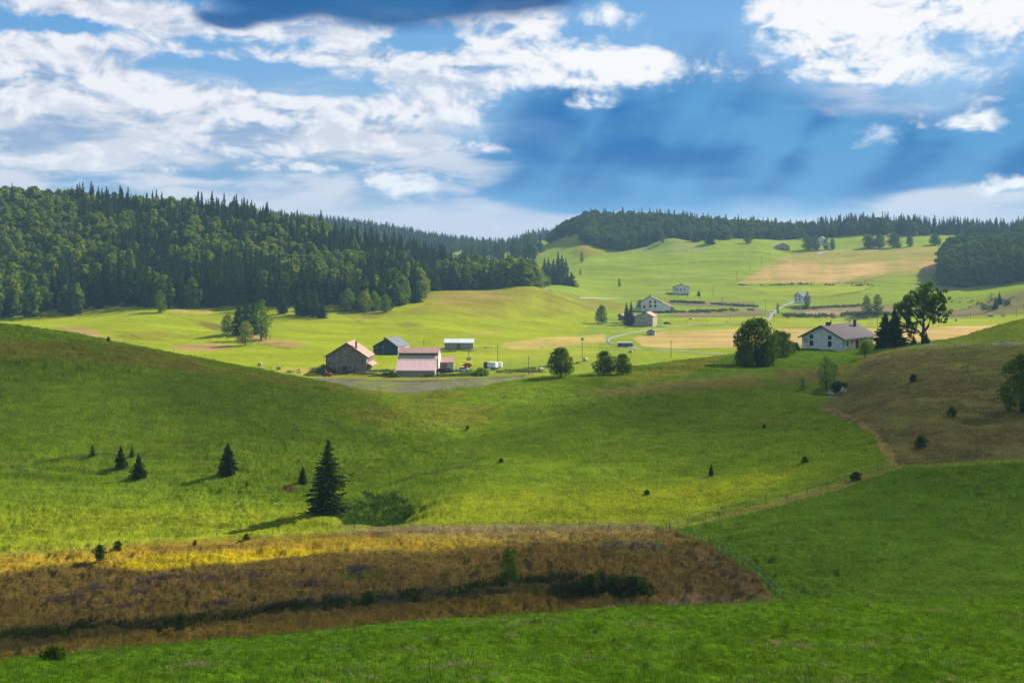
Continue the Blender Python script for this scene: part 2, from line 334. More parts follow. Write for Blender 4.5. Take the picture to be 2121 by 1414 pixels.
# (polygon, Y range, colour, edge softness px, strength, breakup)
FIELDS = [
 # valley floor behind
 ([(-600,760),(-600,480),(2800,480),(2800,760)], (430,1700), FARG, 3, 1, 0),
 ([(-600,1000),(-600,580),(700,590),(1100,590),(1260,650),(1180,700),(1000,760),(700,780),(300,900)], (430,1200), LIME, 8, 1, 0),
 ([(880,600),(1000,594),(1100,596),(1200,612),(1330,640),(1240,645),(1100,660),(1000,655),(860,650),(760,640),(700,645),(740,668),(880,632)], (600,1200), OLIVE, 8, 0.75, 0.5),
 ([(880,612),(1000,600),(1080,618),(1000,625),(900,632)], (600,1200), TAN, 8, 0.35, 0.8),
 ([(560,700),(640,712),(600,722),(540,712),(490,700),(480,692),(520,690)], (480,900), TAN, 4, 0.8, 0.6),
 ([(350,716),(440,710),(490,720),(440,728),(360,726)], (480,900), TAN, 4, 0.85, 0.6),
 ([(230,692),(330,684),(400,700),(330,706),(260,702)], (480,900), OLIVE, 5, 0.7, 0.7),
 ([(100,672),(190,680),(225,700),(300,722),(400,742),(300,728),(160,690)], (400,900), TAN, 4, 0.8, 0.5),
 ([(350,640),(400,630),(450,640),(430,652),(370,650)], (480,900), TAN, 5, 0.7, 0.6),
 ([(400,658),(470,676),(480,690),(440,684),(390,664)], (480,900), BROWN, 3, 0.6, 0.6),
 ([(740,632),(800,628),(812,638),(760,640)], (600,900), TAN, 3, 0.8, 0.6),
 ([(690,648),(750,656),(810,668),(740,664),(680,656)], (480,900), YGREEN, 6, 0.6, 0.6),
 ([(815,672),(850,668),(880,674),(840,678)], (480,900), BROWN, 4, 0.5, 0.6),
 ([(960,690),(1040,684),(1045,688),(990,694)], (480,900), TAN, 3, 0.7, 0.6),
 # pale stubble round the farms and roads
 ([(560,748),(680,764),(780,770),(1000,752),(1240,746),(1240,700),(1150,696),(1050,710),(980,730),(860,750),(700,756)], (440,900), YGREEN, 8, 0.8, 0.5),
 ([(1040,712),(1120,700),(1250,692),(1260,708),(1160,720),(1060,724)], (440,900), STRAW, 6, 0.75, 0.5),
 ([(640,785),(700,772),(860,778),(960,776),(1080,772),(1150,768),(1100,778),(1000,780),(860,790),(700,790)], (440,900), OLIVE, 4, 0.7, 0.6),
 ([(560,770),(640,782),(800,788),(960,784),(1090,777),(1070,795),(960,814),(870,830),(760,820),(650,800)], (400,600), DIRT, 3, 0.95, 0.45),
 ([(560,764),(620,760),(680,768),(700,776),(620,776)], (430,700), STRAW, 5, 0.6, 0.6),
 ([(1310,700),(1370,686),(1560,680),(1850,680),(2121,670),(2121,690),(2000,704),(1820,712),(1640,716),(1400,722),(1330,716)], (430,1000), STRAW, 3, 0.95, 0.25),
 ([(1400,715),(1640,703),(1660,712),(1420,724)], (430,1000), TAN, 4, 0.5, 0.5),
 ([(1400,722),(1640,716),(1640,740),(1300,744),(1320,726)], (430,1000), LIME, 3, 0.5, 0.2),
 ([(1290,690),(1380,670),(1590,668),(1560,680),(1380,684)], (500,1000), LIME, 3, 0.8, 0.1),
 ([(1370,660),(1560,655),(1860,660),(2121,648),(2121,668),(1860,678),(1590,676),(1380,670)], (500,1100), YGREEN, 3, 0.75, 0.2),
 ([(1380,650),(1440,644),(1560,640),(1600,650),(1560,656),(1400,658)], (700,1100), HEATH, 3, 0.9, 0.5),
 ([(1340,628),(1420,622),(1560,625),(1580,640),(1440,634)], (700,1100), HEATH, 4, 0.8, 0.6),
 ([(1620,650),(1680,634),(1760,630),(1880,632),(1960,640),(1960,652),(1850,656),(1700,656)], (700,1150), HEATH, 3, 0.95, 0.3),
 ([(1650,648),(1720,642),(1760,646),(1720,654),(1660,653)], (700,1150), (0.30,0.23,0.16), 2, 0.7, 0.8),
 ([(1920,655),(2000,636),(2060,618),(2121,604),(2300,590),(2300,640),(2121,645),(1960,660)], (700,1100), HEATH, 4, 0.85, 0.5),
 # big hay meadow on the far right slope
 ([(1528,588),(1570,556),(1620,530),(1700,518),(1960,510),(1960,560),(1930,570),(1850,570),(1800,582),(1700,586)], (1050,1500), (0.26,0.235,0.06), 5, 0.9, 0.3),
 ([(1530,587),(1580,560),(1640,540),(1720,548),(1860,540),(1940,540),(1960,556),(1860,562),(1780,570),(1720,588),(1620,586)], (1050,1500), (0.42,0.29,0.115), 9, 0.85, 0.55),
 ([(1728,590),(1812,552),(1818,554),(1740,590)], (1050,1500), STRAW, 2, 0.8, 0.1),
 ([(1560,596),(1780,590),(1812,594),(1790,606),(1700,612),(1600,610)], (1000,1400), YGREEN, 5, 0.8, 0.3),
 ([(1100,508),(1180,476),(1206,474),(1190,500),(1140,520),(1090,524)], (1200,1700), YGREEN, 5, 0.7, 0.3),
 ([(1210,490),(1260,500),(1290,510),(1250,525),(1200,535),(1180,525)], (1200,1700), OLIVE, 6, 0.8, 0.5),
 ([(1310,520),(1380,496),(1440,505),(1470,520),(1400,528)], (1200,1600), (0.20,0.24,0.07), 7, 0.7, 0.7),
 # near land
 ([(-600,1160),(-600,560),(300,660),(870,770),(1100,740),(1450,690),(1760,690),(1850,965),(1400,1092),(900,1095),(0,1145)], (184,430), GREEN2, 4, 1, 0),
 ([(-600,1160),(-600,1040),(300,1050),(700,1050),(1100,1010),(1500,990),(1700,960),(1400,1092),(900,1095),(0,1145)], (184,300), (0.185,0.230,0.010), 22, 0.8, 0.35),
 ([(-300,670),(0,700),(250,716),(420,745),(420,770),(200,752),(0,740)], (200,430), OLIVE, 9, 0.7, 0.8),
 ([(260,735),(480,762),(640,790),(840,815),(1000,810),(1100,800),(900,830),(700,812),(420,775)], (200,430), OLIVE, 9, 0.6, 0.8),
 ([(700,850),(860,830),(1050,840),(1000,880),(800,890)], (200,430), OLIVE, 14, 0.5, 0.8),
 # lawn of the knoll
 ([(1180,800),(1430,775),(1500,738),(1620,716),(1830,712),(1820,728),(1770,752),(1700,765),(1500,782),(1300,800)], (280,440), DGREEN, 4, 0.8, 0.15),
 ([(1180,812),(1420,785),(1600,768),(1740,758),(1780,760),(1740,790),(1600,800),(1400,812),(1250,822)], (240,430), (0.16,0.14,0.04), 6, 0.8, 0.7),
 ([(1240,790),(1400,752),(1500,734),(1440,770),(1330,790)], (280,440), OLIVE, 5, 0.6, 0.5),
 # rough brown hillside right
 ([(1790,735),(1880,722),(2121,716),(2800,700),(2800,940),(2121,948),(1856,964),(1838,930),(1800,890),(1700,850),(1720,820),(1760,780)], (200,430), (0.145, 0.132, 0.042), 4, 0.95, 0.30),
 ([(1700,850),(1730,845),(1800,880),(1845,930),(1858,965),(1836,960),(1810,900),(1770,870)], (200,330), TAN, 4, 0.75, 0.5),
 # right field
 ([(1388,1098),(1480,1078),(1600,1050),(1730,1015),(1860,970),(2121,956),(2800,940),(2800,1400),(1640,1400),(1625,1262),(1570,1190),(1480,1135)], (108,215), DGREEN, 2.5, 1, 0.0),
 ([(1380,1096),(1480,1066),(1600,1040),(1730,1004),(1850,964),(1858,972),(1735,1013),(1605,1048),(1485,1074),(1388,1100)], (150,240), (0.20,0.165,0.055), 2.0, 0.75, 0.5),
 # moor
 ([(-600,1460),(-600,1150),(0,1140),(300,1120),(600,1105),(750,1092),(900,1095),(1385,1092),(1480,1130),(1562,1186),(1622,1258),(1640,1400),(870,1450),(0,1550)], (108,195), MOOR, 9, 1, 0),
 ([(700,1084),(900,1086),(1385,1082),(1400,1108),(1100,1108),(900,1106),(700,1108)], (140,200), HEATH, 14, 0.8, 0.5),
 ([(-200,1160),(0,1138),(300,1114),(600,1098),(760,1086),(760,1098),(600,1112),(300,1130),(0,1152)], (140,210), YGREEN, 14, 0.75, 0.5),
 ([(-600,1200),(0,1150),(200,1140),(300,1126),(620,1112),(1000,1108),(1050,1125),(900,1140),(600,1142),(500,1166),(300,1176),(150,1165),(0,1190)], (140,195), AMBER, 14, 0.9, 0.45),
 ([(240,1170),(300,1150),(620,1135),(700,1142),(560,1158),(400,1172),(300,1182)], (140,195), (0.36,0.30,0.008), 5, 0.95, 0.25),
 ([(280,1135),(420,1128),(560,1122),(560,1128),(420,1138),(320,1142)], (140,195), BROWN, 4, 0.7, 0.6),
 ([(760,1105),(1100,1100),(1380,1096),(1440,1120),(1300,1130),(1050,1120),(900,1118)], (140,195), (0.24,0.19,0.045), 8, 0.8, 0.6),
 ([(1240,1122),(1370,1118),(1380,1135),(1250,1140)], (140,195), (0.10,0.105,0.065), 6, 0.8, 0.6),
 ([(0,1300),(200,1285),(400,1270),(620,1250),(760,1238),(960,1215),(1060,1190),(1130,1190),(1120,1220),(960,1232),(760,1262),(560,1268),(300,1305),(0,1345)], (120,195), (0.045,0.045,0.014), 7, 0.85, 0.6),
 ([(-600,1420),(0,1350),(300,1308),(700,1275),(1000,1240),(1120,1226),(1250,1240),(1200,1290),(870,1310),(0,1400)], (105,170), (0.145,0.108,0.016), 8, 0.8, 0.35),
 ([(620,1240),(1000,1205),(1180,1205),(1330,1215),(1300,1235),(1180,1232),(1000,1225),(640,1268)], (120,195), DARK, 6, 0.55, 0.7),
 ([(700,1180),(760,1168),(800,1176),(780,1200),(710,1204)], (130,195), (0.05,0.07,0.012), 5, 0.8, 0.5),
 ([(1380,1240),(1440,1225),(1590,1235),(1620,1255),(1500,1268),(1380,1262)], (120,195), (0.26,0.19,0.10), 6, 0.7, 0.8),
 ([(1450,1130),(1540,1180),(1610,1250),(1560,1240),(1480,1180),(1420,1140)], (120,195), (0.16,0.12,0.055), 8, 0.7, 0.6),
 # hollow by the fir
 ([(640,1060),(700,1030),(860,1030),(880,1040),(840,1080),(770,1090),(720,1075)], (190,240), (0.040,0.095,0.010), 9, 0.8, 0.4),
 ([(575,1005),(600,1003),(625,1010),(600,1018)], (190,240), (0.16,0.09,0.05), 2, 0.9, 0.2),
 # near field
 ([(-600,2400),(-600,1300),(0,1290),(870,1220),(1620,1190),(2800,1180),(2800,2400)], (0,108), (0.078,0.165,0.009), 2.5, 1, 0.0),
]
# dark field margins, ditches, tracks, other narrow strips: polyline, Y range, colour, half width px, strength
TRACKS = [
 ([(1505,590),(1700,588),(1790,586),(1812,592),(1790,602),(1720,614)], (1000,1400), DARK, 1.1, 0.8),
 ([(1790,582),(1850,567),(1930,568),(1960,575)], (1000,1400), DARK, 1.0, 0.6),
 ([(1110,605),(1160,618),(1230,640)], (850,1100), DARK, 1.0, 0.6),
 ([(350,650),(400,664),(470,680),(520,700),(560,715),(600,722)], (480,900), BROWN, 1.2, 0.7),
 ([(460,690),(520,708),(560,718)], (480,900), DARK, 1.0, 0.6),
 ([(230,686),(270,690),(290,704)], (480,900), DARK, 1.0, 0.5),
 ([(-100,735),(0,760),(60,752),(140,735)], (250,340), DARK, 2.2, 0.5),
 ([(1080,980),(1140,1005),(1200,1040),(1250,1068)], (190,300), DARK, 2.0, 0.75),
 ([(1060,985),(1120,1012),(1180,1045),(1230,1075)], (190,300), OLIVE, 2.0, 0.5),
 ([(780,1010),(860,985),(960,965),(1000,950)], (200,300), DARK, 2.5, 0.75),
 ([(780,1025),(880,1000),(960,985)], (200,300), (0.03,0.08,0.012), 3, 0.5),
 ([(0,968),(60,962),(130,948),(200,942),(300,938)], (200,300), (0.03,0.04,0.02), 2.4, 0.7),
 ([(1640,870),(1500,865),(1460,860)], (200,330), OLIVE, 2, 0.5),
 ([(1200,668),(1370,676),(1590,672)], (600,900), DARK, 0.9, 0.5),
 ([(1390,622),(1480,630),(1570,636)], (700,1000), DARK, 2.2, 0.75),
 ([(1640,655),(1760,656),(1860,655),(1960,654),(2121,648)], (700,1100), DARK, 1.2, 0.6),
 ([(1060,795),(1110,790),(1170,778)], (300,360), DGREEN, 3.0, 0.3),  # faint darker green strip running left from the round tree's foot
 ([(700,785),(860,790),(960,785),(1090,778)], (430,560), DARK, 1.2, 0.7),
 ([(1200,545),(1300,552),(1420,545),(1500,538)], (1100,1400), (0.05,0.1,0.02), 1.0, 0.5),
 ([(1330,585),(1420,565),(1500,550)], (1100,1400), (0.2,0.26,0.06), 2.0, 0.5),
]
def land_colour(x, Y, z):
    px = CX+FPX*x/np.maximum(Y, 1); py = HY-FPX*z/np.maximum(Y, 1)
    wx = fbm(x/5, Y/8, 3, 3)*5; wy = fbm(x/5, Y/8, 3, 8)*2.4
    near = np.clip((430-Y)/60, 0.25, 1)
    px = px+wx*near; py = py+wy*near
    C = np.tile(np.array(FARG), (len(x), 1))
    brk = fbm(x/(2+Y/60), Y/(2+Y/40), 4, 12, 0.6)
    streak = fbm(x/(6+Y/30), Y/(2+Y/70), 3, 19, 0.6)
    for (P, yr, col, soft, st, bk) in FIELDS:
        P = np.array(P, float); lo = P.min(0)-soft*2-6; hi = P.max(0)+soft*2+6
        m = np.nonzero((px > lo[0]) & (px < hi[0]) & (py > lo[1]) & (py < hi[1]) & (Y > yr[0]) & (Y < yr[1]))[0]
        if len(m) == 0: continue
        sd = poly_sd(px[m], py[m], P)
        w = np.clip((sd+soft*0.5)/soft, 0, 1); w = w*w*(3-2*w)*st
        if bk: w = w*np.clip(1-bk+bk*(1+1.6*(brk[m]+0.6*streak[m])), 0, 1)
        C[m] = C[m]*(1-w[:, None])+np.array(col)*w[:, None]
    for (L, yr, col, hw, st) in TRACKS:
        L = np.array(L, float); lo = L.min(0)-12; hi = L.max(0)+12
        m = np.nonzero((px > lo[0]) & (px < hi[0]) & (py > lo[1]) & (py < hi[1]) & (Y > yr[0]) & (Y < yr[1]))[0]
        if len(m) == 0: continue
        d = np.full(len(m), 1e9)
        for i in range(len(L)-1):
            e = L[i+1]-L[i]; t = np.clip(((px[m]-L[i][0])*e[0]+(py[m]-L[i][1])*e[1])/(e@e), 0, 1)
            d = np.minimum(d, np.hypot(px[m]-L[i][0]-e[0]*t, py[m]-L[i][1]-e[1]*t))
        w = np.clip(1.5-d/hw, 0, 1)*st*np.clip(0.75+1.0*brk[m], 0, 1)
        C[m] = C[m]*(1-w[:, None])+np.array(col)*w[:, None]
    return C

col_root = S.collection
def tag(o, label=None, cat=None, group=None, kind=None):
    if label: o['label'] = label
    if cat: o['category'] = cat
    if group: o['group'] = group
    if kind: o['kind'] = kind
    return o
def link(o, parent=None):
    col_root.objects.link(o)
    if parent is not None: o.parent = parent
    return o
def np_mesh(name, V, F, mats, smooth=False, midx=None):
    """V (n,3), F (m,k) array of quads or triangles"""
    V = np.asarray(V, np.float32); F = np.asarray(F, np.int32); k = F.shape[1]
    me = bpy.data.meshes.new(name)
    me.vertices.add(len(V)); me.vertices.foreach_set('co', V.ravel())
    me.loops.add(F.size); me.loops.foreach_set('vertex_index', F.ravel())
    me.polygons.add(len(F)); me.polygons.foreach_set('loop_start', np.arange(0, F.size, k, dtype=np.int32))
    me.polygons.foreach_set('loop_total', np.full(len(F), k, np.int32))
    for m in (mats if isinstance(mats, (list, tuple)) else [mats]): me.materials.append(m)
    if midx is not None: me.polygons.foreach_set('material_index', np.asarray(midx, np.int32))
    me.polygons.foreach_set('use_smooth', np.full(len(F), bool(smooth)))
    me.update(calc_edges=True); me.validate()
    return me

# ------------------------------------------------------------------ materials
MATS = {}
def new_mat(name):
    m = bpy.data.materials.new(name); m.use_nodes = True; m.node_tree.nodes.clear(); MATS[name] = m
    N = NT(m.node_tree); out = N.n('ShaderNodeOutputMaterial')
    return m, N, out
def principled(N, out, col, rough=0.8, bump=None, bstr=0.3, bdist=0.05, metal=0.0, spec=0.3):
    b = N.n('ShaderNodeBsdfPrincipled')
    if isinstance(col, tuple): col = (*col[:3], 1.0)
    N.put(b.inputs['Base Color'], col); N.put(b.inputs['Roughness'], rough); N.put(b.inputs['Metallic'], metal)
    b.inputs['Specular IOR Level'].default_value = spec
    if bump is not None:
        bn = N.n('ShaderNodeBump'); bn.inputs['Strength'].default_value = bstr; bn.inputs['Distance'].default_value = bdist
        N.put(bn.inputs['Height'], bump); N.put(b.inputs['Normal'], bn.outputs[0])
    N.t.links.new(b.outputs[0], out.inputs[0]); return b
def mottled(name, c1, c2, scale=2.0, rough=0.85, bstr=0.3, stretch=(1, 1, 1), metal=0.0, detail=6, c3=None, bdist=0.05):
    m, N, out = new_mat(name)
    co = N.v('MULTIPLY', N.n('ShaderNodeTexCoord').outputs['Object'], stretch)
    n = N.noise(co, scale, detail, 0.62)
    c = N.mix(N.ramp(n, 0.32, 0.68), c1, c2)
    if c3 is not None:
        c = N.mix(N.ramp(N.noise(co, scale*0.33, 4, 0.6, 0.4), 0.52, 0.72), c, c3)
    principled(N, out, c, rough, n, bstr, bdist, metal); return m
def terrain_mat():
    m, N, out = new_mat('land')
    a = N.n('ShaderNodeAttribute'); a.attribute_name = 'albedo'
    pos = N.n('ShaderNodeNewGeometry').outputs['Position']
    sp = N.n('ShaderNodeSeparateXYZ'); N.put(sp.inputs[0], pos)
    y = sp.outputs[1]
    n_s = N.noise(N.v('MULTIPLY', pos, (1, 0.8, 1)), 2.8, 5, 0.75)
    n_m = N.noise(pos, 0.28, 6, 0.62); n_l = N.noise(pos, 0.05, 4, 0.55); n_f = N.noise(N.v('MULTIPLY', pos, (0.6, 1.6, 1)), 0.035, 6, 0.65)
    f = N.m('MULTIPLY', N.ramp(n_s, 0.32, 0.68, 0.52, 1.48, False), N.ramp(n_m, 0.28, 0.72, 0.72, 1.28, False))  # fine tone stands in for weak tuft shading, put into the colour
    f = N.m('MULTIPLY', f, N.ramp(n_l, 0.3, 0.7, 0.88, 1.12, False))
    far = N.ramp(y, 430, 700)
    ff = N.m('MULTIPLY', N.ramp(n_m, 0.25, 0.75, 0.86, 1.14, False), N.ramp(n_f, 0.3, 0.7, 0.78, 1.22, False))
    ff = N.m('MULTIPLY', ff, N.ramp(N.noise(N.v('MULTIPLY', pos, (0.018, 0.22, 0.2)), 1.0, 4, 0.6), 0.3, 0.7, 0.86, 1.14, False))
    fm = N.n('ShaderNodeMix', data_type='FLOAT'); N.put(fm.inputs[0], far); N.put(fm.inputs[2], f); N.put(fm.inputs[3], ff)
    hue = N.ramp(N.noise(pos, 0.6, 5, 0.65), 0.35, 0.7)
    c = N.mix(N.m('MULTIPLY', hue, 0.35), a.outputs['Color'], N.mix(1.0, a.outputs['Color'], (1.6, 1.06, 1.0), 'MULTIPLY'))
    sc = N.n('ShaderNodeVectorMath', operation='SCALE'); N.put(sc.inputs[0], c); N.put(sc.inputs['Scale'], fm.outputs[0])
    b = N.n('ShaderNodeBsdfPrincipled'); N.put(b.inputs['Base Color'], sc.outputs[0])
    b.inputs['Roughness'].default_value = 0.95; b.inputs['Specular IOR Level'].default_value = 0.0
    bn = N.n('ShaderNodeBump'); bn.inputs['Strength'].default_value = 0.85; bn.inputs['Distance'].default_value = 0.6
    h = N.m('ADD', N.m('MULTIPLY', n_s, 0.8), n_m)
    N.put(bn.inputs['Height'], h); N.put(b.inputs['Normal'], bn.outputs[0])
    N.t.links.new(b.outputs[0], out.inputs[0]); return m
def leaf_mat(name, cols, trans=0.3, vary=0.35, noise_scale=0.6):
    """cols: list of colours picked per tree; patches of lighter and darker leaf inside a crown"""
    m, N, out = new_mat(name)
    oi = N.n('ShaderNodeObjectInfo')
    cr = N.n('ShaderNodeValToRGB'); N.put(cr.inputs[0], oi.outputs['Random'])
    e = cr.color_ramp.elements
    while len(e) < len(cols): e.new(0.5)
    for i, c in enumerate(cols): e[i].position = i/max(1, len(cols)-1); e[i].color = (*c, 1)
    pos = N.n('ShaderNodeTexCoord').outputs['Object']
    n = N.noise(pos, noise_scale, 5, 0.7)
    c = N.mix(1.0, cr.outputs[0], N.mix(N.ramp(n, 0.3, 0.7), (1-vary,)*3, (1+vary*1.2, 1+vary, 1.0)), 'MULTIPLY')
    d = N.n('ShaderNodeBsdfDiffuse'); N.put(d.inputs[0], c)
    t = N.n('ShaderNodeBsdfTranslucent'); N.put(t.inputs[0], N.mix(1.0, c, (1.25, 1.2, 0.6), 'MULTIPLY'))
    ms = N.n('ShaderNodeMixShader'); ms.inputs[0].default_value = trans
    N.t.links.new(d.outputs[0], ms.inputs[1]); N.t.links.new(t.outputs[0], ms.inputs[2])
    N.t.links.new(ms.outputs[0], out.inputs[0]); return m
M_land = terrain_mat()
M_spruce = leaf_mat('spruce needles', [(0.032, 0.072, 0.034), (0.052, 0.098, 0.034), (0.038, 0.082, 0.042), (0.080, 0.115, 0.032)], 0.15, 0.3, 0.4)
M_fir_near = leaf_mat('fir needles', [(0.045, 0.085, 0.022), (0.055, 0.095, 0.022)], 0.18, 0.35, 0.9)
M_beech = leaf_mat('beech leaves', [(0.095, 0.175, 0.028), (0.180, 0.255, 0.024), (0.130, 0.210, 0.030), (0.215, 0.260, 0.024), (0.085, 0.155, 0.034), (0.160, 0.245, 0.024)], 0.40, 0.35, 0.35)
M_beech_dark = leaf_mat('shaded beech leaves', [(0.070, 0.130, 0.034), (0.100, 0.160, 0.034), (0.080, 0.140, 0.030), (0.125, 0.185, 0.036)], 0.2, 0.35, 0.35)  # darker copy of the beech leaves, shade put into the colour
M_leaf = leaf_mat('broad leaves', [(0.090, 0.165, 0.018), (0.110, 0.190, 0.020)], 0.38, 0.4, 0.8)
M_leaf_pale = leaf_mat('pale leaves', [(0.20, 0.32, 0.07), (0.22, 0.34, 0.08)], 0.35, 0.3, 0.8)
M_leaf_bright = leaf_mat('bright leaves', [(0.22, 0.34, 0.03), (0.20, 0.32, 0.03)], 0.35, 0.3, 0.8)
M_shrub = leaf_mat('shrub leaves', [(0.042, 0.080, 0.014), (0.060, 0.105, 0.018)], 0.2, 0.4, 1.2)
M_bark = mottled('bark', (0.05, 0.04, 0.03), (0.12, 0.10, 0.08), 3, stretch=(4, 4, 1))
M_birch = mottled('birch bark', (0.45, 0.43, 0.40), (0.16, 0.15, 0.14), 2, stretch=(1, 1, 3))
M_plaster = mottled('weathered white plaster', (0.64, 0.61, 0.57), (0.78, 0.75, 0.70), 0.7, c3=(0.42, 0.37, 0.33))
M_plaster2 = mottled('cream plaster', (0.62, 0.58, 0.50), (0.74, 0.70, 0.62), 0.6)
M_stone = mottled('rubble stone wall', (0.13, 0.10, 0.075), (0.30, 0.24, 0.18), 1.6, c3=(0.09, 0.075, 0.06))
M_stone_pale = mottled('pale stone wall', (0.28, 0.24, 0.19), (0.42, 0.37, 0.29), 1.3)
M_tile = mottled('faded red tiles', (0.32, 0.18, 0.145), (0.44, 0.28, 0.23), 1.2, stretch=(3, 0.6, 1))
M_pink = mottled('faded red sheet roof', (0.56, 0.38, 0.37), (0.64, 0.46, 0.45), 0.5, stretch=(3, 0.35, 1), rough=0.6)
M_slate = mottled('brown grey slates', (0.095, 0.080, 0.085), (0.145, 0.125, 0.13), 2.5, stretch=(1, 1, 1))
M_slate_blue = mottled('blue grey slates', (0.09, 0.11, 0.15), (0.15, 0.17, 0.22), 1.5)
M_clad = mottled('dark green cladding', (0.012, 0.035, 0.034), (0.022, 0.055, 0.050), 1.0, stretch=(1, 1, 6))
M_sheet = mottled('galvanised roof sheet', (0.62, 0.66, 0.70), (0.78, 0.82, 0.86), 0.4, rough=0.45, metal=0.2)
M_shed = mottled('weathered grey boards', (0.26, 0.24, 0.22), (0.40, 0.37, 0.33), 1.2, stretch=(5, 5, 0.6))
M_boards = mottled('dark weathered boards', (0.10, 0.07, 0.05), (0.20, 0.14, 0.10), 1.4, stretch=(5, 5, 0.6))
M_redwood = mottled('dark red painted wood', (0.14, 0.012, 0.010), (0.20, 0.022, 0.018), 3)
M_glass = mottled('dark window glass', (0.012, 0.014, 0.018), (0.03, 0.035, 0.04), 1.0, rough=0.15)
M_frame = mottled('white window frame', (0.66, 0.65, 0.62), (0.76, 0.75, 0.72), 4)
M_trim = mottled('dark brown eaves', (0.045, 0.022, 0.015), (0.07, 0.035, 0.025), 3)
M_brick = mottled('chimney brick', (0.16, 0.06, 0.045), (0.24, 0.10, 0.07), 5)
M_soot = mottled('sooty chimney', (0.05, 0.04, 0.04), (0.10, 0.085, 0.08), 4)
M_pole = mottled('weathered pole wood', (0.10, 0.085, 0.07), (0.17, 0.15, 0.13), 3, stretch=(4, 4, 1))
M_metal = mottled('dull grey metal', (0.30, 0.31, 0.32), (0.42, 0.43, 0.44), 3, rough=0.5, metal=0.4)
M_road = mottled('pale asphalt lane', (0.15, 0.15, 0.15), (0.21, 0.205, 0.20), 0.8)
M_gravel = mottled('gravel track', (0.27, 0.25, 0.21), (0.36, 0.33, 0.28), 0.8)
M_hay = mottled('hay bale', (0.38, 0.32, 0.18), (0.52, 0.44, 0.26), 5)
M_wrap = mottled('bale wrap', (0.35, 0.35, 0.33), (0.50, 0.50, 0.48), 3)
M_red = mottled('red machine paint', (0.42, 0.05, 0.03), (0.50, 0.08, 0.05), 3, rough=0.45)
M_white = mottled('white vehicle paint', (0.72, 0.73, 0.74), (0.80, 0.81, 0.82), 2, rough=0.4)
M_tyre = mottled('tyre rubber', (0.02, 0.02, 0.02), (0.035, 0.035, 0.035), 4)
M_darkpaint = mottled('dark blue green paint', (0.02, 0.06, 0.07), (0.03, 0.08, 0.09), 2, rough=0.4)
M_rock = mottled('limestone', (0.22, 0.21, 0.22), (0.36, 0.35, 0.36), 2.5, bstr=0.6)
#@@GEOM@@
# ------------------------------------------------------------------ land mesh
def build_land():
    tc = np.concatenate([np.linspace(-0.80, -0.41, 40)[:-1], np.linspace(-0.41, 0.41, 1150), np.linspace(0.41, 0.80, 40)[1:]])
    ys = np.concatenate([np.linspace(-58, 24, 40), np.exp(np.linspace(math.log(24.5), math.log(130), 240)),
                         np.exp(np.linspace(math.log(130.5), math.log(480), 400)), np.exp(np.linspace(math.log(482), math.log(1700), 270)),
                         np.exp(np.linspace(math.log(1710), math.log(3950), 50))])
    nx, ny = len(tc), len(ys)
    Yg = np.repeat(ys, nx); tg = np.tile(tc, ny)
    xg = tg*(Yg+62*np.exp(-(Yg+58)/34.0)+np.where(Yg < 24, 0, 0)+60*np.exp(-np.maximum(Yg+58, 0)/60.0)*0)
    xg = np.where(Yg < 30, tg*(np.maximum(Yg, -58)+58+12), tg*Yg) if False else tg*(Yg+100*np.exp(-(Yg+58)/22.0))
    z = ground(xg, Yg, fine=True)
    C = land_colour(xg, Yg, z)
    V = np.stack([xg, Yg, z], 1)
    i = np.arange(nx-1)[None, :]+np.arange(ny-1)[:, None]*nx; i = i.ravel()
    F = np.stack([i, i+1, i+1+nx, i+nx], 1)
    me = np_mesh('ground', V, F, M_land, smooth=True)
    at = me.color_attributes.new('albedo', 'FLOAT_COLOR', 'POINT')
    at.data.foreach_set('color', np.concatenate([np.clip(C, 0.002, 0.9), np.ones((len(C), 1))], 1).astype(np.float32).ravel())
    o = bpy.data.objects.new('ground', me); link(o); tag(o, kind='structure', label='rolling green pasture, moor and hay meadows of the valley', cat='ground')
build_land()

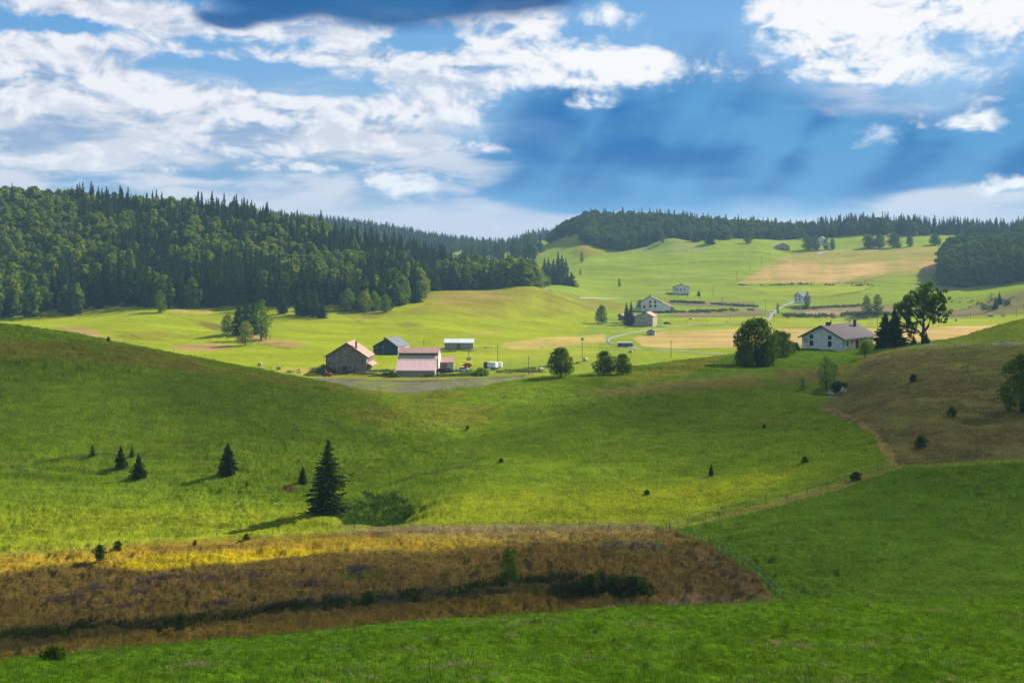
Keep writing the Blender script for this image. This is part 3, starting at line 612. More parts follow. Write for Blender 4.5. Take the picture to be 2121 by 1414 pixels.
# ------------------------------------------------------------------ unseen cloud layer, thickness shaped for the wanted shade on the near hills
# (px, py of the shaded ground, radius m, share of sunlight let through)
SHADE = [(200,1400,.66),(1060,1380,.66),(1900,1380,.66),(1060,1300,.60),(1900,1290,.60),(300,1370,.60),
 (60,1330,.45),(400,1290,.40),(800,1270,.32),(1200,1255,.30),(1560,1230,.35),
 (60,1250,.42),(350,1230,.42),(700,1225,.36),(1000,1200,.34),(1300,1190,.34),
 (100,1195,.62),(300,1190,.62),(550,1185,.55),(800,1180,.45),(1000,1160,.5),(1200,1140,.5),(1420,1130,.55),(1540,1190,.4),
 (60,1160,1),(300,1155,1),(550,1145,1),(750,1130,.95),(900,1120,.9),(1150,1105,.8),
 (50,1110,1),(300,1100,1),(600,1090,1),(900,1085,1),(1100,1070,1),(1300,1075,.95),
 (50,1030,.95),(250,1030,.95),(450,1040,1),(600,1050,1),(900,1040,1),(1100,1020,1),(1300,1040,.98),(1480,1030,.9),
 (50,960,.8),(250,950,.75),(450,960,.75),(620,980,.62),(760,980,.48),(900,960,.75),(1100,960,.9),(1300,970,.85),(1500,980,.8),(1680,960,.75),(1790,960,.7),
 (50,870,.6),(250,880,.62),(450,880,.62),(620,890,.42),(760,900,.42),(900,880,.85),(1050,880,.75),(1250,890,.48),(1450,890,.42),(1600,920,.45),(1750,900,.42),
 (50,780,.36),(200,800,.5),(400,820,.48),(560,820,.34),(700,840,.32),(820,850,.75),(950,840,.9),(1100,825,.95),(1200,830,.6),(1400,820,.30),(1560,840,.28),
 (40,700,.34),(150,720,.40),(300,750,.36),(450,775,.34),(600,795,.36),(720,815,.42),(860,825,.8),(1000,812,.85),(1120,800,.95),
 (1250,800,.55),(1400,775,.7),(1500,765,.6),(1620,750,.55),(1720,740,.62),(1800,730,.66),(1600,800,.32),(1720,820,.34),
 (1900,740,.42),(2060,730,.40),(1850,800,.36),(2000,800,.34),(2110,800,.30),(1800,860,.42),(1950,870,.36),(2100,870,.30),(1880,940,.36),(2080,930,.32),
 (2060,690,.42),(2110,670,.45),
 (1500,1080,.60),(1700,1040,.52),(1900,1000,.40),(2100,980,.34),(1600,1120,.46),(1800,1100,.40),(2050,1100,.36),(1700,1200,.44),(2000,1200,.42)]
def build_shade_cloud():
    G = []; W = []
    for (px, py, T) in SHADE:
        x, Y, z = hit(px, py, 25, 700); G.append((x, Y, z)); W.append(-(1.2 if py > 1180 or (px > 1380 and py > 960) else 1.5)*math.log(min(T, 0.985)))
    G = np.array(G); W = np.array(W)
    for px in (-700, -300, 300, 800, 1300, 1700, 2100, 2500, 2900):     # open sunshine over the farms
        for Y in (455, 520):
            if px > 1500 and Y < 460: continue
            G = np.vstack([G, ((px-CX)/FPX*Y, Y, -45)]); W = np.append(W, 0.0)
    for (px, Y, T) in ((-500, 330, .45), (-500, 210, .8), (-500, 120, .45), (2700, 330, .35), (2700, 210, .3), (2700, 120, .33), (-800, 40, .5), (3500, 40, .5), (1060, 5, .5), (-3000, 20, .6), (5000, 20, .6)):
        G = np.vstack([G, ((px-CX)/FPX*Y, Y, -20)]); W = np.append(W, -math.log(T))
    H = 330.0; SIG = 0.05
    t = (H-G[:, 2])/SUN[2]; cx = G[:, 0]+SUN[0]*t; cy = G[:, 1]+SUN[1]*t
    gx = np.arange(cx.min()-60, cx.max()+60, 3.0); gy = np.arange(cy.min()-60, cy.max()+60, 3.0)
    X, Yg = np.meshgrid(gx, gy); tau = np.zeros_like(X); ws = np.zeros_like(X); dn = np.full(X.shape, 1e9)
    rad = np.array([np.sort(np.hypot(cx-a, cy-b))[3] for a, b in zip(cx, cy)])
    for a, b, w, r in zip(cx, cy, W, rad):
        d2 = (X-a)**2+(Yg-b)**2; k = 1.0/(d2/(r*r)+0.05)**2
        tau += k*w; ws += k; dn = np.minimum(dn, np.sqrt(d2)/(r+20))
    tau /= ws
    tau *= np.clip(1+0.42*fbm(X/26, Yg/26, 4, 70, 0.55), 0.2, 2)
    tau *= np.clip(2.2-dn*0.9, 0, 1)
    th = tau*SUN[2]/SIG                                   # metres of cloud
    keep = th > 0.35
    top = H+th*0.62+1.5*fbm(X/40, Yg/40, 2, 5); bot = top-th
    ny, nx = X.shape
    ce = keep[:-1, :-1] & keep[1:, :-1] & keep[:-1, 1:] & keep[1:, 1:]
    idx = np.arange(ny*nx).reshape(ny, nx); n = ny*nx
    a, b, c, d = idx[:-1, :-1][ce], idx[:-1, 1:][ce], idx[1:, 1:][ce], idx[1:, :-1][ce]
    F = [np.stack([a, b, c, d], 1), np.stack([a+n, d+n, c+n, b+n], 1)]
    pc = np.pad(ce, 1)
    def side(mask, p, q): 
        s = mask[ce_i]; F.append(np.stack([q[s], p[s], p[s]+n, q[s]+n], 1))
    ce_i = ce
    side(~pc[:-2, 1:-1], a, b); side(~pc[2:, 1:-1], c, d); side(~pc[1:-1, :-2], d, a); side(~pc[1:-1, 2:], b, c)
    F = np.concatenate(F)
    V = np.concatenate([np.stack([X.ravel(), Yg.ravel(), top.ravel()], 1), np.stack([X.ravel(), Yg.ravel(), bot.ravel()], 1)])
    used = np.unique(F); mp = np.full(2*n, -1); mp[used] = np.arange(len(used))
    m, N, out = new_mat('cloud')
    vol = N.n('ShaderNodeVolumePrincipled'); vol.inputs['Color'].default_value = (0.96, 0.97, 1, 1); vol.inputs['Density'].default_value = SIG
    N.t.links.new(vol.outputs[0], out.inputs['Volume']); m.cycles.homogeneous_volume = True
    o = bpy.data.objects.new('cloud', np_mesh('cloud', V[used], mp[F], m, smooth=True)); link(o)
    tag(o, 'unseen grey cloud layer above the near hills, shaped to shade them', 'cloud', kind='stuff')
build_shade_cloud()

# ------------------------------------------------------------------ small geometry kit
class MB:
    def __init__(s): s.V = []; s.F = []
    def box(s, x0, x1, y0, y1, z0, z1):
        b = len(s.V); s.V += [(x, y, z) for z in (z0, z1) for y in (y0, y1) for x in (x0, x1)]
        s.F += [tuple(b+i for i in f) for f in ((0,2,3,1),(4,5,7,6),(0,1,5,4),(2,6,7,3),(0,4,6,2),(1,3,7,5))]; return s
    def hexa(s, pts):
        b = len(s.V); s.V += [tuple(p) for p in pts]
        s.F += [tuple(b+i for i in f) for f in ((0,2,3,1),(4,5,7,6),(0,1,5,4),(2,6,7,3),(0,4,6,2),(1,3,7,5))]; return s
    def prism(s, prof, a, b, axis='y'):
        """profile [(u, z)...] counter-clockwise, swept from a to b along the axis"""
        n = len(prof); k = len(s.V)
        for t in (a, b):
            for (u, z) in prof: s.V.append((u, t, z) if axis == 'y' else (t, u, z))
        s.F.append(tuple(range(k, k+n))); s.F.append(tuple(range(k+2*n-1, k+n-1, -1)))
        for i in range(n):
            j = (i+1) % n; s.F.append((k+i, k+n+i, k+n+j, k+j))
        return s
    def cyl(s, p, q, r0, r1, n=8):
        p = np.array(p, float); q = np.array(q, float); d = q-p; d /= np.linalg.norm(d)+1e-9
        u = np.cross(d, (0, 0, 1) if abs(d[2]) < 0.9 else (1, 0, 0)); u /= np.linalg.norm(u); v = np.cross(d, u); b = len(s.V)
        for c, r in ((p, r0), (q, r1)):
            for i in range(n):
                a = 2*pi*i/n; s.V.append(tuple(c+u*cos(a)*r+v*sin(a)*r))
        for i in range(n): j = (i+1) % n; s.F.append((b+i, b+j, b+n+j, b+n+i))
        s.F.append(tuple(b+i for i in range(n-1, -1, -1))); s.F.append(tuple(b+n+i for i in range(n))); return s
    def build(s, name, mat, parent=None, loc=None, rz=None, smooth=False):
        me = bpy.data.meshes.new(name); me.from_pydata(s.V, [], s.F); me.materials.append(mat); me.update()
        if smooth: me.polygons.foreach_set('use_smooth', np.full(len(me.polygons), True))
        import bmesh
        bm = bmesh.new(); bm.from_mesh(me); bmesh.ops.recalc_face_normals(bm, faces=bm.faces); bm.to_mesh(me); bm.free()
        o = bpy.data.objects.new(name, me); link(o, parent)
        if loc is not None: o.location = loc
        if rz is not None: o.rotation_euler[2] = rz
        return o
def empty(name, loc, rz=0.0, label=None, cat=None, group=None):
    o = bpy.data.objects.new(name, None); link(o); o.location = loc; o.rotation_euler = (0, 0, rz); o.empty_display_size = 0.5
    return tag(o, label, cat, group)
def copy_tree(root, loc, rz=0.0, scale=1.0, label=None, group=None):
    r = root.copy(); col_root.objects.link(r); r.location = loc; r.rotation_euler = (0, 0, rz)
    r.scale = tuple(a*scale for a in root.scale)
    if label: r['label'] = label
    if group: r['group'] = group
    for ch in [c for c in bpy.data.objects if c.parent == root]:
        c = ch.copy(); col_root.objects.link(c); c.parent = r
        for g in [g for g in bpy.data.objects if g.parent == ch]:
            d = g.copy(); col_root.objects.link(d); d.parent = c
    return r

# ------------------------------------------------------------------ trees
def tubes(paths, n=5):
    """paths: list of (points (k,3), radii (k,))"""
    Vs = []; Fs = []; b = 0
    for P, R in paths:
        P = np.asarray(P, float); R = np.asarray(R, float); k = len(P)
        T = np.gradient(P, axis=0); T /= np.linalg.norm(T, axis=1)[:, None]+1e-9
        ref = np.where(np.abs(T[:, 2:3]) < 0.9, np.array([[0, 0, 1.0]]), np.array([[1.0, 0, 0]]))
        U = np.cross(T, ref); U /= np.linalg.norm(U, axis=1)[:, None]+1e-9; W = np.cross(T, U)
        a = np.arange(n)*2*pi/n
        ring = P[:, None, :]+R[:, None, None]*(np.cos(a)[None, :, None]*U[:, None, :]+np.sin(a)[None, :, None]*W[:, None, :])
        Vs.append(ring.reshape(-1, 3))
        i = np.arange(k-1)[:, None]*n; j = np.arange(n)[None, :]; jn = (j+1) % n
        Fs.append(np.stack([i+j, i+jn, i+n+jn, i+n+j], -1).reshape(-1, 4)+b); b += k*n
    return np.concatenate(Vs), np.concatenate(Fs)
def cards(P, D, Nn, L, W, tip=0.35):
    """leaf cards: centre P, long direction D, normal Nn, length L, width W -> quads"""
    D = D/(np.linalg.norm(D, axis=1)[:, None]+1e-9); S_ = np.cross(Nn, D); S_ /= np.linalg.norm(S_, axis=1)[:, None]+1e-9
    L = np.broadcast_to(np.asarray(L, float), (len(P),))[:, None]; W = np.broadcast_to(np.asarray(W, float), (len(P),))[:, None]
    a = P-D*L/2-S_*W/2*0.8; b = P-D*L/2+S_*W/2*0.8; c = P+D*L/2+S_*W/2*tip; d = P+D*L/2-S_*W/2*tip
    V = np.stack([a, b, c, d], 1).reshape(-1, 3); F = np.arange(len(V)).reshape(-1, 4); return V, F
def spruce_geo(seed, h, r, whorls=15, br=7, nc=3, droop=0.35, base=0.04, fullness=1.0, ragged=0.2):
    g = np.random.default_rng(seed)
    u = (np.arange(whorls)+0.3)/whorls; P = []; D = []; Nn = []; L = []; W = []
    zt = h*(base+(0.985-base)*u)
    for i in range(whorls):
        R = r*(1-u[i])**0.80*(1-0.25*max(0, 0.12-u[i])/0.12)
        nb = max(4, int(br*(1-0.35*u[i]))); a0 = g.uniform(0, 6.28)
        for k in range(nb):
            a = a0+2*pi*k/nb+g.normal(0, 0.18); Lb = max(0.10*r, R*(1+g.normal(0, ragged))); dr = droop*(1-0.6*u[i])+g.normal(0, 0.08)
            z0 = zt[i]+g.normal(0, 0.25*h/whorls)
            for j in range(nc):
                s = (j+0.6+g.uniform(-.2, .2))/nc
                p = np.array([cos(a)*Lb*s, sin(a)*Lb*s, z0-dr*Lb*s+0.18*Lb*s*s])
                P.append(p); D.append((cos(a)+g.normal(0, .25), sin(a)+g.normal(0, .25), -dr+0.36*s+g.normal(0, .15)))
                Nn.append((g.normal(0, .7), g.normal(0, .7), 1.0)); L.append(Lb/nc*1.7); W.append(Lb*(0.50-0.16*s)*fullness*6.5/nb)
                # twigs hanging from the branch
                P.append(p-np.array([0, 0, 0.30*h/whorls])); ta = a+g.normal(0, .9); D.append((cos(ta)*.45, sin(ta)*.45, -1.0)); Nn.append((cos(ta+1.57)*g.choice([-1, 1])+g.normal(0, .3), sin(ta+1.57)+g.normal(0, .3), 0.25))
                L.append(h/whorls*1.25*(1.1-.3*s)); W.append(Lb*0.42*fullness)
    # the leader
    for k in range(5):
        a = g.uniform(0, 6.28); P.append((0, 0, h*(0.965-0.012*k))); D.append((cos(a)*.5, sin(a)*.5, 1)); Nn.append((cos(a+1.5), sin(a+1.5), .2)); L.append(h*0.07); W.append(r*0.10)
    V, F = cards(np.array(P), np.array(D), np.array(Nn), np.array(L), np.array(W))
    tv, tf = tubes([([(0, 0, -0.6), (0, 0, h*.3), (0, 0, h*.7), (0, 0, h*.97)], [h*.019, h*.014, h*.008, h*.002])], 6)
    return (V, F), (tv, tf)
def broad_geo(seed, h, w, nblob=16, nleaf=45, leaf=0.7, trunk=0.22, top=0.0, sway=0.12, blob=0.42, limbs=6, shape=1.0, hollow=0.62, low=0.08, clumps=None):
    """clumps: optional explicit list of (x, y, z, r) in metres"""
    g = np.random.default_rng(seed)
    cz = h*(low+(1-low)*0.5); rz = h*(1-low)*0.5; rw = w/2
    B = []
    if clumps is not None: B = [np.array(c, float) for c in clumps]
    else:
        for i in range(nblob):
            t = (i+g.uniform(0.2, 0.8))/nblob; rb = blob*rw*g.uniform(0.75, 1.2)*(1-0.35*t*shape)
            prof = rw*max(0.15, sin(pi*min(1, 0.20+0.80*t**(1.15-0.35*(shape-.6)))))**0.62
            a = i*2.4+g.normal(0, .5); q = max(0, prof-rb*0.92)*g.uniform(0.75, 1.12)
            z = low*h+t*(h*(1-low)); z = min(max(z, low*h+rb*0.55), h-rb*0.85)
            B.append(np.array([q*cos(a), q*sin(a), z, rb]))
        for t in (0.25, 0.5, 0.72): B.append(np.array([0, 0, h*(low+(1-low)*t), blob*rw*1.35*(1-.35*max(0, t-.5))]))
    P = []; D = []; Nn = []
    for b in B:
        n = max(6, int(nleaf*(b[3]/(blob*rw))**2)) if clumps is None else max(6, int(nleaf*b[3]**2))
        d = g.normal(size=(n, 3)); d[:, 2] += 0.25; d /= np.linalg.norm(d, axis=1)[:, None]
        rr = b[3]*(0.84+0.26*g.random(n)**1.3)*(1+0.22*np.sin(d[:, 0]*5+b[0])*np.cos(d[:, 1]*4+b[2]))
        P.append(b[:3]+d*rr[:, None]*np.array([1, 1, 0.85])); Nn.append(d*1.25+g.normal(size=(n, 3))*0.50); D.append(np.cross(d, g.normal(size=(n, 3)))+g.normal(size=(n, 3))*.3)
    P = np.concatenate(P); n = len(P); P[:, 2] = np.maximum(P[:, 2], 0.05*h if low > 0.05 else 0.02*h)
    s = leaf*(0.6+0.9*g.random(n))
    V, F = cards(P, np.concatenate(D), np.concatenate(Nn), s, s*0.8, 0.5)
    tr = h*0.022*(trunk/0.22)
    top_z = cz+rz*0.55; bend = g.normal(0, sway*rw, 2)
    paths = [([(0, 0, -0.6), (bend[0]*.3, bend[1]*.3, h*.22), (bend[0], bend[1], h*.5), (bend[0]*.6, bend[1]*.6, top_z)], [tr*1.35, tr, tr*.6, tr*.18])]
    order = sorted(range(len(B)), key=lambda i: -B[i][3])[:limbs]
    for i in order:
        b = B[i]; s0 = np.array([bend[0]*.4, bend[1]*.4, min(max(h*.16, b[2]*0.45), h*.5)]); mid = s0*.5+b[:3]*.5+np.array([0, 0, -0.04*h])
        paths.append(([s0, mid, b[:3]*0.92+s0*0.08], [tr*.5, tr*.33, tr*.1]))
    return (V, F), tubes(paths, 6)
def tree_mesh(name, crown, trunk, mc, mt):
    V = np.concatenate([crown[0], trunk[0]]); F = np.concatenate([crown[1], trunk[1]+len(crown[0])])
    return np_mesh(name, V, F, [mc, mt], midx=[0]*len(crown[1])+[1]*len(trunk[1]))
def tree_thing(name, loc, crown, trunk, mc, mt, label, cat='tree', group=None, rz=0.0):
    r = empty(name, loc, rz, label, cat, group)
    link(bpy.data.objects.new('crown', np_mesh('crown', *crown, mc)), r)
    link(bpy.data.objects.new('trunk', np_mesh('trunk', *trunk, mt)), r)
    return r
def mpp(Y): return Y/FPX
def put(px, py, Y=None):
    if Y is None: return hit(px, py)
    x = (px-CX)/FPX*Y; return x, Y, ground(x, Y)

# --- wooded hills: real trees in front, the mass behind them as one forest per hill
rng = np.random.default_rng(7)
def in_poly(px, py, P):
    return poly_sd(px, py, np.array(P, float)) > 0
SPR = []; BRO = []; TALL = []
for i in range(5):
    c, t = spruce_geo(100+i, 1.0, (0.155, 0.135, 0.175, 0.145, 0.12)[i], 17, 8, 3, 0.45, 0.0 if i != 4 else 0.28, 1.15, 0.22)
    SPR.append(tree_mesh('spruce_tree', c, t, M_spruce, M_bark))
for i in range(5):
    c, t = broad_geo(200+i, 1.0, (0.56, 0.66, 0.50, 0.60, 0.72)[i], 20, 46, 0.075, low=0.03, limbs=2, shape=(0.9, .6, 1.1, .8, .5)[i])
    BRO.append(tree_mesh('beech_tree', c, t, M_beech, M_bark))
BRD = []
for i in range(4):
    c, t = broad_geo(230+i, 1.0, (0.66, 0.75, 0.58, 0.70)[i], 18, 48, 0.078, low=0.03, limbs=2, shape=0.6)
    BRD.append(tree_mesh('beech_tree', c, t, M_beech_dark, M_bark))
def scatter(poly, y0, y1, step, seed):
    """jittered grid of positions inside a polygon of (px, Y)"""
    g = np.random.default_rng(seed); P = np.array(poly, float)
    X = []; Yv = []
    Y = y0
    while Y < y1:
        a = (P[:, 0].min()-CX)/FPX*Y; b = (P[:, 0].max()-CX)/FPX*Y
        n = max(1, int((b-a)/step)); x = a+(np.arange(n)+g.uniform(0.1, 0.9, n))*step; yy = Y+g.uniform(-.5, .5, n)*step
        X.append(x); Yv.append(yy); Y += step*0.92
    X = np.concatenate(X); Yv = np.concatenate(Yv); px = CX+FPX*X/Yv
    m = in_poly(px, Yv, poly); return X[m], Yv[m]
def forest_source(meshes, name):
    c = bpy.data.collections.new(name)
    for i, me in enumerate(meshes):
        o = bpy.data.objects.new('%s kind %02d' % (name, i), me); c.objects.link(o)
    return c
ALLK = SPR+BRO+BRD
SRC = forest_source(ALLK, 'tree kinds')
def forest_nodes():
    ng = bpy.data.node_groups.new('forest', 'GeometryNodeTree')
    ng.interface.new_socket('Geometry', in_out='INPUT', socket_type='NodeSocketGeometry')
    ng.interface.new_socket('Geometry', in_out='OUTPUT', socket_type='NodeSocketGeometry')
    n = ng.nodes; L = ng.links
    gi = n.new('NodeGroupInput'); go = n.new('NodeGroupOutput'); ci = n.new('GeometryNodeCollectionInfo')
    ci.inputs['Collection'].default_value = SRC; ci.inputs['Separate Children'].default_value = True; ci.inputs['Reset Children'].default_value = True
    ip = n.new('GeometryNodeInstanceOnPoints'); ip.inputs['Pick Instance'].default_value = True
    def attr(nm, ty):
        a = n.new('GeometryNodeInputNamedAttribute'); a.data_type = ty; a.inputs['Name'].default_value = nm; return a.outputs['Attribute']
    m2p = n.new('GeometryNodeMeshToPoints')
    L.new(gi.outputs[0], m2p.inputs[0]); L.new(m2p.outputs[0], ip.inputs['Points']); L.new(ci.outputs[0], ip.inputs['Instance'])
    L.new(attr('kind_index', 'INT'), ip.inputs['Instance Index']); L.new(attr('turn', 'FLOAT_VECTOR'), ip.inputs['Rotation']); L.new(attr('size', 'FLOAT_VECTOR'), ip.inputs['Scale'])
    L.new(ip.outputs[0], go.inputs[0]); return ng
NG = forest_nodes()
def forest_object(name, X, Y, Z, kind, H, Wd, label):
    me = bpy.data.meshes.new(name); me.vertices.add(len(X)); me.vertices.foreach_set('co', np.stack([X, Y, Z], 1).astype(np.float32).ravel())
    a = me.attributes.new('kind_index', 'INT', 'POINT'); a.data.foreach_set('value', np.asarray(kind, np.int32))
    g = np.random.default_rng(len(X)); n = len(X)
    a = me.attributes.new('turn', 'FLOAT_VECTOR', 'POINT'); a.data.foreach_set('vector', np.stack([g.normal(0, .03, n), g.normal(0, .03, n), g.uniform(0, 6.28, n)], 1).astype(np.float32).ravel())
    a = me.attributes.new('size', 'FLOAT_VECTOR', 'POINT'); a.data.foreach_set('vector', np.stack([Wd, Wd, H], 1).astype(np.float32).ravel())
    o = bpy.data.objects.new(name, me); link(o); tag(o, label, 'forest', kind='stuff')
    md = o.modifiers.new('forest', 'NODES'); md.node_group = NG
def heights(kind, n, g, s=1.0):
    spr = kind < 5
    H = np.where(spr, g.uniform(16, 27.5, n), g.uniform(13, 20.5, n))*s
    Wd = np.where(spr, H*g.uniform(0.85, 1.25, n), H*g.uniform(0.85, 1.35, n))
    return H, Wd

LEFT_POLY = [(-520,760),(0,768),(75,775),(80,790),(120,790),(150,768),(170,790),(260,792),(330,782),(420,800),(500,805),(560,800),(600,800),(650,805),(700,798),
             (740,790),(800,795),(860,830),(885,905),(930,925),(1010,928),(1060,930),(1100,930),(1112,945),(1118,1010),(1110,1130),(1000,1180),(500,1180),(-520,1180)]
X, Y = scatter(LEFT_POLY, 740, 1180, 7.0, 3)
Z = ground(X, Y); px = CX+FPX*X/Y; py = HY-FPX*Z/Y
g = np.random.default_rng(11)
mixn = fbm(X/60, Y/60, 3, 21)+0.20*g.normal(size=len(X))
up = np.clip((Y-820)/130, 0, 1)
broadp = mixn+0.20*np.sin(px/160+1.0)+np.where(up > .35, 0.14, -0.16)-np.where((px > 850), 0.12, 0)-np.where((up > .85) & (px > 150) & (px < 560), 0.30, 0)+np.where((px < 140) & (up > .6), 0.3, 0)+np.where((px>520)&(px<760)&(up>.3), 0.22, 0)
isb = broadp > 0.06
kind = np.where(isb, g.integers(5, 10, len(X)), g.integers(0, 4, len(X)))
kind = np.where((~isb) & (up > .9) & (g.random(len(X)) < 0.4), 4, kind)
H, Wd = heights(kind, len(X), g)
H = H*np.where(px > 850, 0.92, 1.0)*(1+.20*fbm(X/30, Y/30, 2, 34))
inview = (px > -30) & (px < 1130)
def split_front(mask, n):
    c = np.nonzero(mask)[0]; return c[np.argsort(Y[c])][:n]
fs = split_front(~isb & inview, 212); fb = split_front(isb & inview, 185)
def tree_copies(idx, X, Y, Z, kind, H, Wd, name, label, group, cat):
    protos = {}
    for i in idx:
        k = int(kind[i])
        if k not in protos: o = bpy.data.objects.new(name, ALLK[k]); protos[k] = o
        else: o = protos[k].copy()
        col_root.objects.link(o); o.location = (X[i], Y[i], Z[i]); o.scale = (Wd[i], Wd[i], H[i]); o.rotation_euler = (0, 0, float((i*2.399) % 6.283))
        tag(o, label, cat, group)
BANDS = [(-99, 160, "at the meadow's far left"), (160, 340, 'left of the meadow clump'), (340, 560, 'behind the meadow clump'), (560, 760, 'above the stone barn'), (760, 930, 'at the forest corner'), (930, 1200, 'on the right forest tongue')]
allf = np.concatenate([fs, fb])
front_row = {i: Y[i] <= min(Y[allf[np.abs(px[allf]-px[i]) < 14]])+11 for i in allf}
for lo_, hi_, wh in BANDS:
    for row in (True, False):
        for sz, s0, s1 in (('short', 0, 19.5), ('middling', 19.5, 25), ('tall', 25, 99)):
            rw_ = "in the forest's front row " if row else "behind the forest's front row "
            pick = lambda ids: [i for i in ids if lo_ <= px[i] < hi_ and front_row[i] == row and s0 <= H[i] < s1]
            tree_copies(pick(fs), X, Y, Z, kind, H, Wd, 'spruce_tree', sz+' dark spruce '+rw_+wh, sz+' spruces '+rw_+wh, 'spruce')
            tree_copies(pick(fb), X, Y, Z, kind, H, Wd, 'beech_tree', sz+' leafy beech '+rw_+wh, sz+' beeches '+rw_+wh, 'tree')
rest = np.ones(len(X), bool); rest[fs] = False; rest[fb] = False
forest_object('forest', X[rest], Y[rest], Z[rest]-0.3, kind[rest], H[rest], Wd[rest], 'mixed spruce and beech forest covering the upper left hillside')

# wood of the right foreground slope
W_POLY = [(1952,1135),(1990,1120),(2020,1112),(2121,1105),(2700,1100),(2700,1300),(1990,1300),(1960,1260),(1950,1200)]
X, Y = scatter(W_POLY, 1095, 1300, 6.6, 5); Z = ground(X, Y); g = np.random.default_rng(12)
kind = g.integers(10, 14, len(X)); H, Wd = heights(kind, len(X), g, 1.15); px = CX+FPX*X/Y
fb2 = split_front((px < 2135), 60)
fr2 = {i: Y[i] <= min(Y[fb2[np.abs(px[fb2]-px[i]) < 12]])+9 for i in fb2}
for lb_, f_ in (('at its left tip', lambda i: px[i] < 1985), ('in its front row', lambda i: px[i] >= 1985 and fr2[i]), ('behind its front row', lambda i: px[i] >= 1985 and not fr2[i])):
    for sz, s0, s1 in (('low', 0, 20.5), ('high', 20.5, 99)):
        tree_copies([i for i in fb2 if f_(i) and s0 <= H[i] < s1], X, Y, Z, kind, H, Wd, 'beech_tree', sz+' crowned dark beech of the shaded right hand wood, '+lb_, sz+' beeches of the right hand wood '+lb_, 'tree')
rest = np.ones(len(X), bool); rest[fb2] = False
forest_object('woodland', X[rest], Y[rest], Z[rest]-0.3, kind[rest], H[rest], Wd[rest], 'dense shaded beech wood at the right edge of the far meadow')

# ridge forest on the right, far ridges
R_POLY = [(1135,1560),(1150,1500),(1180,1475),(1205,1460),(1212,1400),(1250,1385),(1290,1362),(1330,1375),(1380,1390),(1420,1400),(1470,1402),(1520,1440),(1580,1455),(1640,1475),(1700,1492),(1740,1495),(1800,1500),
          (1850,1498),(1900,1490),(1950,1505),(2040,1505),(2121,1495),(2700,1490),(2700,1640),(1250,1640),(1180,1640)]
X, Y = scatter(R_POLY, 1350, 1640, 8.6, 6); Z = ground(X, Y); g = np.random.default_rng(13); px = CX+FPX*X/Y
front = Y < 1500
b = np.where(px < 1300, .97, np.where(px < 1620, .82, np.where(px < 1900, 0.55, 0.12)))-np.where(Y > 1530, 0.30, 0)
kind = np.where(g.random(len(X)) < b, g.integers(10, 14, len(X)), g.integers(0, 4, len(X))); H, Wd = heights(kind, len(X), g, 0.95)
H = H*0.84*np.where(px < 1210, 0.85, 1)*(1+.22*fbm(X/45, Y/45, 2, 33)); Wd = Wd*np.where(kind >= 5, 1.18, 1.0)
gap = fbm(X/38, Y/26, 3, 35) > -.28; gap |= px < 1500; X, Y, Z, kind, H, Wd = X[gap], Y[gap], Z[gap], kind[gap], H[gap], Wd[gap]
forest_object('ridge_forest', X, Y, Z-0.3, kind, H, Wd, 'dark mixed forest along the right hand ridge')
F_POLY = [(960,1950),(1000,2040),(1030,2200),(1290,2250),(1290,2500),(300,2500),(300,1420),(880,1450),(930,1750)]
X, Y = scatter(F_POLY, 1400, 2400, 10.5, 8); Z = ground(X, Y); g = np.random.default_rng(14); px = CX+FPX*X/Y
kind = np.where(g.random(len(X)) < .15, g.integers(10, 14, len(X)), g.integers(0, 4, len(X))); H, Wd = heights(kind, len(X), g, 0.85)
forest_object('distant_forest', X, Y, Z-0.3, kind, H, Wd, 'hazy blue spruce forest on the two farthest ridges')
# loose trees round the hamlet in the gap and beyond
G_POLY = [(950,1300),(1100,1260),(1120,1500),(1130,1700),(1000,1900),(900,1800),(930,1500)]
X, Y = scatter(G_POLY, 1250, 1900, 25.0, 9); Z = ground(X, Y); g = np.random.default_rng(15)
kind = np.where(g.random(len(X)) < .5, g.integers(10, 14, len(X)), g.integers(0, 4, len(X))); H, Wd = heights(kind, len(X), g, 0.8)
gi_ = np.arange(len(X))
px = CX+FPX*X/Y
for nm, mk, lb in (('beech_tree', kind >= 5, 'bushy dark tree'), ('spruce_tree', kind < 5, 'small dark spruce')):
    for wh, m2 in (('just beyond the right end of the big forest', Y < 1430), ('among the small fields of the far gap', (Y >= 1430) & (px < 1040)), ('on the right side of the far gap, below the meadow spur', (Y >= 1430) & (px >= 1040))):
        tree_copies(gi_[mk & m2], X, Y, Z, kind, H, Wd, nm, lb+' '+wh, lb+'s '+wh, 'tree' if nm == 'beech_tree' else 'spruce')

# --- lone trees and groups, one by one: px, py of the foot, height px, width px
def lone_spruce(px, py, hp, wp, label, seed, Y=None, det=1, near=False, group=None, fullness=1.1, ragged=0.2, name='spruce_tree', droop=.3, base=.03):
    x, Y, z = put(px, py, Y); m = mpp(Y)
    c, t = spruce_geo(seed, hp*m, wp*m/2, int(16*det), int(8*det**.5), 3 if det < 1.5 else 5, droop, base, fullness, ragged)
    return tree_thing(name, (x, Y, z-0.05), c, t, M_fir_near if near else M_spruce, M_bark, label, 'spruce', group)
def lone_broad(px, py, hp, wp, label, seed, Y=None, det=1.0, mat=None, group=None, name='broadleaf_tree', low=0.12, cat='tree', bark=None, leafk=1.0, **kw):
    x, Y, z = put(px, py, Y); m = mpp(Y); h = hp*m; w = wp*m
    nl = int(62*det); leaf = w*0.082/det**0.5*(0.4+0.6*leafk)
    c, t = broad_geo(seed, h, w, kw.pop('nblob', 18), nl, leaf, low=low, **kw)
    return tree_thing(name, (x, Y, z-0.05), c, t, mat or M_leaf, bark or M_bark, label, cat, group)

